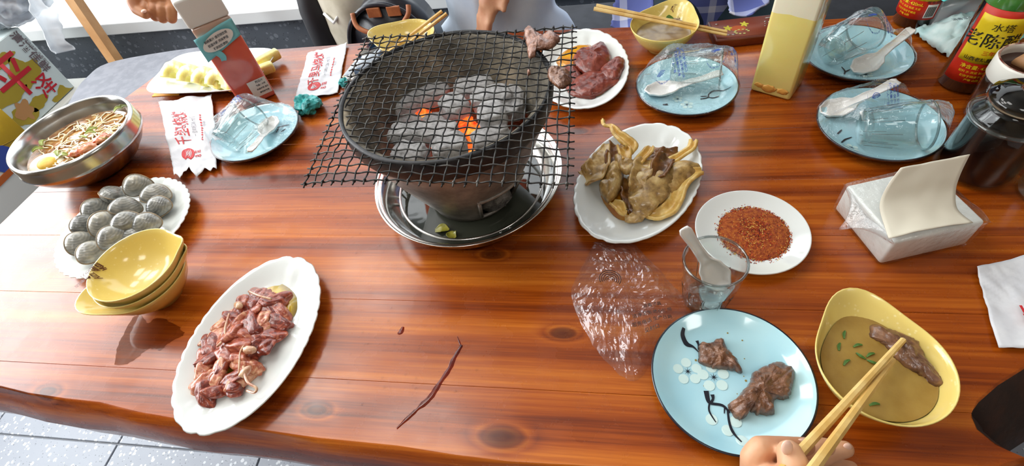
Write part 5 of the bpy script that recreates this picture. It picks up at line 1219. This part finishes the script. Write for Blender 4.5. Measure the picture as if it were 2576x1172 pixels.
# ================================================================ people, chairs, things by the wall
SKIN = mat('skin', srgb(214, 164, 128), .5, col2=srgb(200, 142, 108), nscale=20, sss=.15); NAIL = mat('nail', srgb(232, 190, 170), .3)
SKIN2 = mat('skin_tan', srgb(186, 128, 88), .5, col2=srgb(168, 106, 70), nscale=20, sss=.15)
def plaid():
    t = NT('blue_plaid_cloth'); c = t.coord(); s = t.node('ShaderNodeSeparateXYZ', {0: c}); f = None
    for i, fr in ((0, 26), (2, 26), (1, 26)):
        k = t.math('LESS_THAN', t.math('PINGPONG', t.math('MULTIPLY', s.outputs[i], fr), 1), .22); f = k if f is None else t.math('ADD', f, k)
    t.set(Base_Color=t.ramp(t.math('MULTIPLY', f, .34), [(0, srgb(96, 108, 176)), (.35, srgb(170, 178, 216)), (.7, srgb(220, 222, 236))]), Roughness=.85); return t.m
def person(x, y, label, shirt, pants, skin, arms, knee_y, spread, torso_z=.5, hair=(20, 16, 14)):
    t = thing('person', label, 'person', (x, y, 0)); S = V3(-x, -y, 0)
    hip = .09; zt = torso_z
    legs = []
    for s in (-1, 1):
        legs.append([((s*hip, 0, zt+.06), .088), ((s*(hip+spread*.5), (knee_y-y)*.5, zt+.055), .08), ((s*(hip+spread), knee_y-y, zt+.03), .062), ((s*(hip+spread), knee_y-y+.03, .28), .05), ((s*(hip+spread), knee_y-y+.04, .07), .036), ((s*(hip+spread), knee_y-y-.12, .035), .033)])
    tor = [[((0, .02, zt+.06), .125), ((0, .03, zt+.22), .13), ((0, .035, zt+.38), .135), ((0, .04, zt+.48), .1), ((0, .03, zt+.56), .055), ((0, .02, zt+.62), .05)], [((-.15, .04, zt+.46), .07), ((.15, .04, zt+.46), .07)], [((-.09, .0, zt+.07), .1), ((.09, 0, zt+.07), .1)]]
    head = [[((0, .0, zt+.72), .092), ((0, -.01, zt+.67), .075)], [((0, -.09, zt+.705), .016), ((0, -.1, zt+.68), .017)], [((-.092, .005, zt+.70), .018)], [((.092, .005, zt+.70), .018)]]
    ac = [[((s*.19, .04, zt+.45), .055), (Vector(e)-V3(x, y), .042), (Vector(w_)-V3(x, y), .028)] for s, e, w_ in arms]
    hands = []
    for s, e, w_ in arms:
        e, w_ = Vector(e)-V3(x, y), Vector(w_)-V3(x, y); d = (w_-e).normalized(); sd_ = d.cross(Vector((0, 0, 1))).normalized(); hands.append([(w_, .026), (w_+d*.05, .034), (w_+d*.085, .03)])
        for k in range(4): p0 = w_+d*.085+sd_*(k-1.5)*.017; hands.append([(p0, .0105), (p0+d*.035-V3(0, 0, .012), .0095), (p0+d*.045-V3(0, 0, .035), .008)])
        hands.append([(w_+d*.03+sd_*s*-.03, .012), (w_+d*.075+sd_*s*-.05-V3(0, 0, .01), .0095)])
    b = mesh('body', *capsules(legs+tor+head+ac+hands), skin, t); remesh(b, .008, 6)
    up = lambda chs, k: [[(p, r+k) for p, r in c] for c in chs]
    sh = mesh('shirt', *capsules(up(tor[:1], .014)[:1]+up(tor[1:], .014)+[[(c[0][0], c[0][1]+.016), (c[1][0], c[1][1]+.016), (Vector(c[1][0]).lerp(Vector(c[2][0]), .75), c[2][1]+.02)] for c in ac]), shirt, t); remesh(sh, .009, 8)
    tr = mesh('trousers', *capsules([[(p, r+.012) for p, r in c[:5]] for c in legs]+[[((-.09, 0, zt+.04), .1), ((.09, 0, zt+.04), .1)]]), pants, t); remesh(tr, .009, 8)
    hr = mesh('hair', *xf(lathe([(0, .1), (.05, .09), (.085, .06), (.1, .01), (.098, -.05), (.085, -.07), (.08, -.03), (0, -.02)], 32), (0, .018, zt+.735)), mat('hair', srgb(*hair), .5), t)
    for s in (-1, 1): mesh('eye', *xf(ico(2), (s*.032, -.082, zt+.722), (0, 0, 0), (.009, .007, .007)), mat('eye', srgb(30, 22, 18), .2), t)
    mesh('mouth', *xf(ico(2), (0, -.088, zt+.652), (0, 0, 0), (.02, .006, .005)), mat('lips', srgb(170, 90, 80), .4), t)
    return t
GSH = mat('grey_blue_cloth', srgb(222, 232, 244), .85, col2=srgb(200, 214, 232), nscale=9, nlo=.35, nhi=.65)
person(-.26, 1.27, 'seated person in pale grey-blue shirt and off-white trousers behind the grill', GSH, mat('off_white_cloth', srgb(214, 214, 208), .85, col2=srgb(190, 190, 186), nscale=10), SKIN, [(-1, (-.54, 1.27, .92), (-.4, 1.1, 1.08)), (1, PY(1350, -220, 1.22), PY(1280, -85, 1.17))], .98, .1)
person(.28, 1.42, 'seated person in blue plaid shirt and dark teal trousers behind the broth bowl', plaid(), mat('dark_teal_cloth', srgb(44, 66, 74), .85, col2=srgb(30, 48, 56), nscale=12), SKIN2, [(-1, (.02, 1.38, .98), (.1, 1.2, 1.1)), (1, (.58, 1.36, .98), (.46, 1.2, 1.1))], 1.05, .06)
p2 = bpy.data.objects['person.001']
for a_, b_, c_ in ((PY(1605, -60, 1.25), PY(1595, 20, 1.14), PY(1560, 76, 1.08)), (PY(1880, -60, 1.27), PY(1880, 5, 1.16), PY(1862, 40, 1.11))):
    mesh('shirt_tail', *ribbon([q_-p2.location for q_ in (a_, b_, c_)], [.1, .085, .05], .004, .15, 3, .006, 20), prt(p2, 'shirt').data.materials[0], p2)
# --- forearm and loosely closed hand reaching in behind the juice bottle
hc = PD(390, 22, .95)
def hand_mesh(name, chains, m, vox=.0016, sm=5):
    V, F = capsules(chains); o = mesh(name, V, F, m); remesh(o, vox, sm); return o
U = -_iy; Rr = _ix; Fw = _fw      # directions across the seen hand
S = .95/FPX
def hp(px, py, dd=0): return PD(px, py, .95+dd)
ch = [[(hp(420, -120), .034), (hp(408, -60), .032), (hp(405, -20), .036)], [(hp(372, -20, .0), .026), (hp(430, -18, .01), .028)]]
for x0, x1, y1, r in ((366, 371, 40, .0098), (392, 391, 50, .0102), (414, 409, 55, .0100), (434, 432, 57, .0092)):
    ch.append([(hp(x0, -10), r*1.12), (hp((x0+x1)/2-2, 22, -.012), r*1.08), (hp(x1, y1-10, -.004), r)])
ch.append([(hp(352, -22, -.01), .0125), (hp(335, 5, -.02), .0108), (hp(345, 24, -.018), .0102), (hp(366, 36, -.02), .0088)])
ar = thing('person', 'diner reaching an arm in with loosely closed fingers behind the juice bottle', 'person', hp(405, -60))
o = hand_mesh('arm', [[(p-ar.location, r) for p, r in c] for c in ch], SKIN2); o.parent = ar
mesh('sleeve', *tube([p-ar.location for p in (hp(416, -100), hp(430, -170), hp(470, -330, .1))], [.044, .05, .062], 20), GSH, ar)
mesh('nail', *xf(ico(2), hp(362, 28, -.031)-ar.location, (0, 0, 0), (.005, .005, .003)), NAIL, ar)
# --- the photographer's right hand with the chopsticks
D0 = .455
def hq(px, py, dd=0.): return PD(px, py, D0+dd)
rh = thing('person', 'right hand of the diner holding bamboo chopsticks over the sauce bowl', 'person', hq(1960, 1300))
pal = [[(hq(1985, 1360, -.05), .030), (hq(1960, 1265, -.015), .034), (hq(1915, 1195, .008), .019)], [(hq(2050, 1300, -.01), .030), (hq(2075, 1235, .02), .022)]]
idx = [[(hq(1900, 1225, .01), .0135), (hq(1896, 1150, .002), .0118), (hq(1912, 1126, .0), .0106), (hq(1975, 1125, .004), .0098), (hq(2026, 1123, .012), .0085)]]
mid = [[(hq(1960, 1200, .03), .0125), (hq(1985, 1140, .03), .011), (hq(2050, 1124, .028), .0098), (hq(2078, 1124, .03), .0085)]]
rng = [[(hq(2010, 1230, .045), .0125), (hq(2030, 1165, .046), .0112), (hq(2090, 1134, .045), .0102), (hq(2126, 1130, .046), .0084)]]
lit = [[(hq(2050, 1260, .03), .011), (hq(2075, 1195, .055), .0102), (hq(2125, 1178, .055), .009), (hq(2140, 1176, .055), .0075)]]
thb = [[(hq(1990, 1290, -.035), .0155), (hq(2006, 1215, -.024), .0140), (hq(1996, 1168, -.022), .0130), (hq(1986, 1138, -.018), .0108)]]
wr = [[(hq(1985, 1360, -.05), .030), (Vector((.2, -.04, .885)), .033), (Vector((.34, -.27, .9)), .042)]]
o = hand_mesh('hand', [[(p-rh.location, r) for p, r in c] for c in pal+idx+mid+rng+lit+thb+wr], SKIN); o.parent = rh
def nail(px, py, dd, rx, ry, rot):
    c = hq(px, py, dd)-rh.location; X = (_ix*math.cos(rot)+_iy*math.sin(rot)); Y = (-_ix*math.sin(rot)+_iy*math.cos(rot)); V, F = ico(2)
    mesh('nail', [c+X*v.x*rx+Y*v.y*ry-_fw*v.z*.0016 for v in V], F, NAIL, rh)
nail(2022, 1112, .0045, .0075, .0035, .05); nail(1980, 1126, -.0285, .0052, .0065, -.1); nail(2132, 1124, .0395, .0045, .004, .2)
# --- handbags on the lap / bench beside the table
hb = PY(965, 50, 1.14); bg = thing('handbag', 'black leather handbag with brown looped handle between the table and the beige bag', 'handbag', (hb.x, hb.y+.04, 0))
LEA = mat('black_leather', srgb(26, 28, 36), .3, col2=srgb(40, 42, 52), nscale=15, bump=.2, bscale=200); BRL = mat('brown_leather', srgb(176, 108, 66), .5, col2=srgb(150, 86, 50), nscale=30)
def arch(w_, d, h, top):
    pts = [(-w_, 0), (-w_, h*.55), (-w_*.8, h*.85), (-w_*.3, h), (w_*.3, h), (w_*.8, h*.85), (w_, h*.55), (w_, 0)]; n = len(pts)
    pts = [(p.x, p.y) for p in spline([V3(a, b) for a, b in pts], 5)]; n = len(pts)
    V = [Vector((x, s*d*(1 if k in (1,) else 1), z)) for k, s in enumerate((-1, 1)) for x, z in pts]
    return V, [tuple(range(n))[::-1], tuple(range(n, 2*n))]+[(k, (k+1) % n, n+(k+1) % n, n+k) for k in range(n)]
mesh('bag_body', *xf(arch(.115, .05, .36, 0), (0, 0, .42)), LEA, bg); zb = .42
mesh('piping', *tube([Vector((p[0], -.052, p[2]+zb)) for p in [(v.x, 0, v.z) for v in arch(.115, .05, .36, 0)[0][:36]]], .006, 8), LEA, bg)
hz = hb.z+.05
mesh('handle', *tube(spline([(-.065, -.056, hz-.02), (-.055, -.075, hz-.045), (-.01, -.085, hz-.06), (.04, -.085, hz-.055), (.075, -.07, hz-.03), (.08, -.056, hz-.01)], 6), .006, 8), BRL, bg)
for x in (-.01, .04): mesh('handle_tab', *box(.034, .006, .024, (x, -.056, hz-.022), .002), BRL, bg, False)
b2 = PY(895, 40, 1.3); bb = thing('backpack', 'beige cloth backpack with dark straps behind the black handbag', 'backpack', (b2.x+.0, b2.y, 0))
mesh('bag_body', *xf(blob(.085, .075, .21, 4, .18, 1.4, 4, .03), (.0, .0, .66)), mat('beige_cloth', srgb(208, 202, 184), .85, col2=srgb(186, 180, 160), nscale=14), bb)
mesh('dark_strap', *xf(blob(.05, .05, .2, 7, .2, 1.5, 3), (-.1, -.01, .62)), mat('black_nylon', srgb(22, 22, 28), .6), bb)
mesh('clip', *tube([Vector((-.055, -.06, .72)), Vector((-.03, -.075, .70)), Vector((-.012, -.07, .715))], .004, 6), SILLW, bb)
bench = thing('bench_seat', 'dark upholstered bench behind the table under the seated diners and bags', 'bench', (.0, 1.5, 0))
mesh('cushion', *box(2.0, .42, .09, (0, 0, .41), .02, 3), mat('dark_upholstery', srgb(48, 50, 56), .8, col2=srgb(40, 42, 48), nscale=20), bench)
for x in (-.85, .85): mesh('leg', *box(.06, .36, .37, (x, 0, .185)), DKWOOD, bench, False)
# --- chair at the table end
CHW = mat('pale_beech', srgb(196, 150, 100), .5, col2=srgb(180, 132, 82), nscale=10); GUP = mat('grey_upholstery', srgb(128, 130, 138), .75, col2=srgb(116, 118, 126), nscale=30)
sA, sB, sC, sD = P(290, 152, -.3), P(432, 128, -.3), P(345, 330, -.3), P(130, 345, -.3)
ch_ = thing('dining_chair', 'dining chair with grey seat and pale wooden frame at the table end', 'chair', (-1.5, 1.3, 0))
cl = Vector((-1.5, 1.3, 0))
so_ = [(-1.84, 1.56), (-1.9, 1.45), (-1.86, 1.30), (-1.77, 1.1), (-1.35, 1.0), (-1.3, 1.55), (-1.42, 1.62)]
pts = densify([V3(a, b, .445) for a, b in so_], 6, 0, 0); V = [p-cl for p in pts]+[p-cl+V3(0, 0, -.05) for p in pts]; n = len(pts)
F = [tuple(range(n))[::1], tuple(range(n, 2*n))[::-1]]+[(k, n+k, n+(k+1) % n, (k+1) % n) for k in range(n)]
fixn(mesh('seat', V, F, GUP, ch_, False))
pA = P(286, 148, -.31); pT = PY(195, -20, pA.y+.1)
def post(a, b, w1, w2): return tube([a, a.lerp(b, .5), b], [w1, (w1+w2)/2, w2], 4)
mesh('back_post', *post(pA-cl+V3(0, 0, -.02), pT-cl+V3(0, 0, .25), .026, .026), CHW, ch_, False)
off = V3(.42, .06, 0); mesh('back_post', *post(pA-cl+off, pT-cl+off+V3(0, 0, .25), .026, .026), CHW, ch_, False)
bk = pT-cl+V3(.2, .05, .16); mesh('backrest', *box(.52, .05, .24, tuple(bk), .02, 3), mat('grey_backrest', srgb(120, 120, 124), .6), ch_)
for x, y in ((-1.78, 1.5), (-1.72, 1.12), (-1.4, 1.06), (-1.38, 1.55)): mesh('leg', *post(V3(x, y, .4)-cl, V3(x-.01, y, 0)-cl, .022, .016), CHW, ch_, False)
# --- printed carton standing on a crate by the wall, bag on top
def PX(px, py, x):
    d = ray(px, py); return CAMLOC+d*(x/d.x)
FX, ZB = -2.23, .30
cB = PX(188, 218, FX); cA = PX(45, 85, FX); yR = cB.y; ZB = cB.z; ZT = ZB+.275
ctn = thing('printed_carton', 'white printed carton with olive and red lettering standing on a crate beside the grey chair', 'carton', (FX-.15, yR-.26, ZB))
mesh('carton_body', *box(.3, .52, ZT-ZB, (0, 0, (ZT-ZB)/2), .003, 1), mat('carton_white', srgb(200, 212, 212), .5), ctn, False)
OLV = mat('olive_print', srgb(160, 140, 40), .55); CRD = mat('carton_red', srgb(184, 30, 44), .5); TAN = mat('tan_print', srgb(178, 130, 80), .6)
face = prt(ctn, 'carton_body')
def fpt(y, z, k): return Vector((.151+.0006*k, clamp(y-ctn.location.y, -.258, .258), clamp(z-ZB, .003, ZT-ZB-.003)))
def cblob(px, py, ry, rz, seed, m, k):
    c = PX(px, py, FX); pts = []
    for j in range(28):
        a = 2*PI*j/28; r = 1+.7*nz((math.cos(a)*1.6, math.sin(a)*1.6, seed), 1, seed); pts.append(fpt(c.y+ry*r*math.cos(a), c.z+rz*r*math.sin(a), k))
    flat(pts, m, 'carton_print', face)
for k, (px, py, ry, rz) in enumerate([(165, 240, .05, .035), (60, 180, .06, .05), (25, 240, .08, .03), (95, 260, .05, .02), (10, 150, .05, .018), (60, 290, .05, .035)]): cblob(px, py, ry, rz, k+1, OLV, 1)
cblob(62, 278, .035, .035, 9, TAN, 2)
def ctext(s, px, py, sz, m, b, vert=False):
    c = PX(px, py, FX)
    text(s, sz, m, 'carton_print', face, (lambda u, v: fpt(c.y+v, c.z-u, 3)) if vert else (lambda u, v: fpt(c.y+u, c.z+v, 3)), b)
ctext('平', 40, 200, .17, CRD, .002); ctext('泽', 116, 217, .09, CRD, .0008); ctext('清酒佳鲜', 75, 132, .042, mat('grey_ink_carton', srgb(100, 86, 90), .6), .0008, True); ctext('精选佳酿 开盖即饮', 92, 130, .014, mat('grey_ink_carton', srgb(100, 86, 90), .6), 0, True)
bc = PX(48, 40, FX-.06); pb = thing('milky_bag', 'crumpled milky plastic bag heaped on the printed carton', 'plastic bag', (bc.x, bc.y, ZT+.002))
V, F = ico(5); out = []
for v in V:
    k = 1+.4*abs(nz(v, 2.2, 3))-.25*abs(nz(v, 4.5, 4))-.12*abs(nz(v, 9, 6)); out.append(Vector((v.x*.15*k, v.y*.17*k, max(v.z*.14*k, -.11)+.11)))
mesh('bag_film', out, F, BAGMILK, pb)
mesh('bag_filling', [Vector((v.x*.85, v.y*.85, v.z*.85+.004)) for v in out], F, mat('bag_white', srgb(206, 212, 226), .5, col2=srgb(176, 186, 206), nscale=12), pb)
mesh('bag_tail', *ribbon([(.14, -.02, .08), (.175, -.06, .02), (.18, -.1, -.05), (.185, -.12, -.1)], [.05, .09, .07, .1], .003, .3, 5, .012, 14, up=(1, 0, 0)), BAGMILK, pb)
yq = PX(63, 326, FX+.034); yh = PX(0, 272, FX+.034).z-ZB; yo = thing('yellow_bag', 'mustard yellow paper bag standing in front of the printed carton', 'bag', (FX+.018, yq.y-.15, ZB))
mesh('bag_body', *box(.032, .3, yh, (0, 0, yh/2), .006, 2), mat('mustard_paper', srgb(196, 160, 30), .5, col2=srgb(176, 142, 26), nscale=10), yo)
mesh('bag_fold', *tube([(.0165, -.14, .02), (.0165, 0, .05), (.0165, .14, .015)], .002, 5), mat('mustard_fold', srgb(150, 118, 20), .6), yo)
cro = thing('storage_crate', 'white crate with orange lines and blue emblem under the printed carton', 'crate', (FX-.21, 1.28, 0))
mesh('crate_body', *box(.5, .85, ZB-.002, (0, 0, (ZB-.002)/2), .006), mat('crate_white', srgb(206, 206, 200), .6), cro, False)
cbd = prt(cro, 'crate_body')
for z in (.26, .06): mesh('orange_strip', *box(.004, .84, .022, (.251, 0, z)), mat('orange_strip', srgb(170, 84, 26), .6), cbd, False)
bq = PX(8, 400, FX+.04); flat([Vector((.2525, bq.y-1.28+.05*math.cos(a*PI/8), bq.z+.05*math.sin(a*PI/8))) for a in range(16)], mat('blue_emblem', srgb(50, 70, 150), .5), 'emblem_print', cbd)
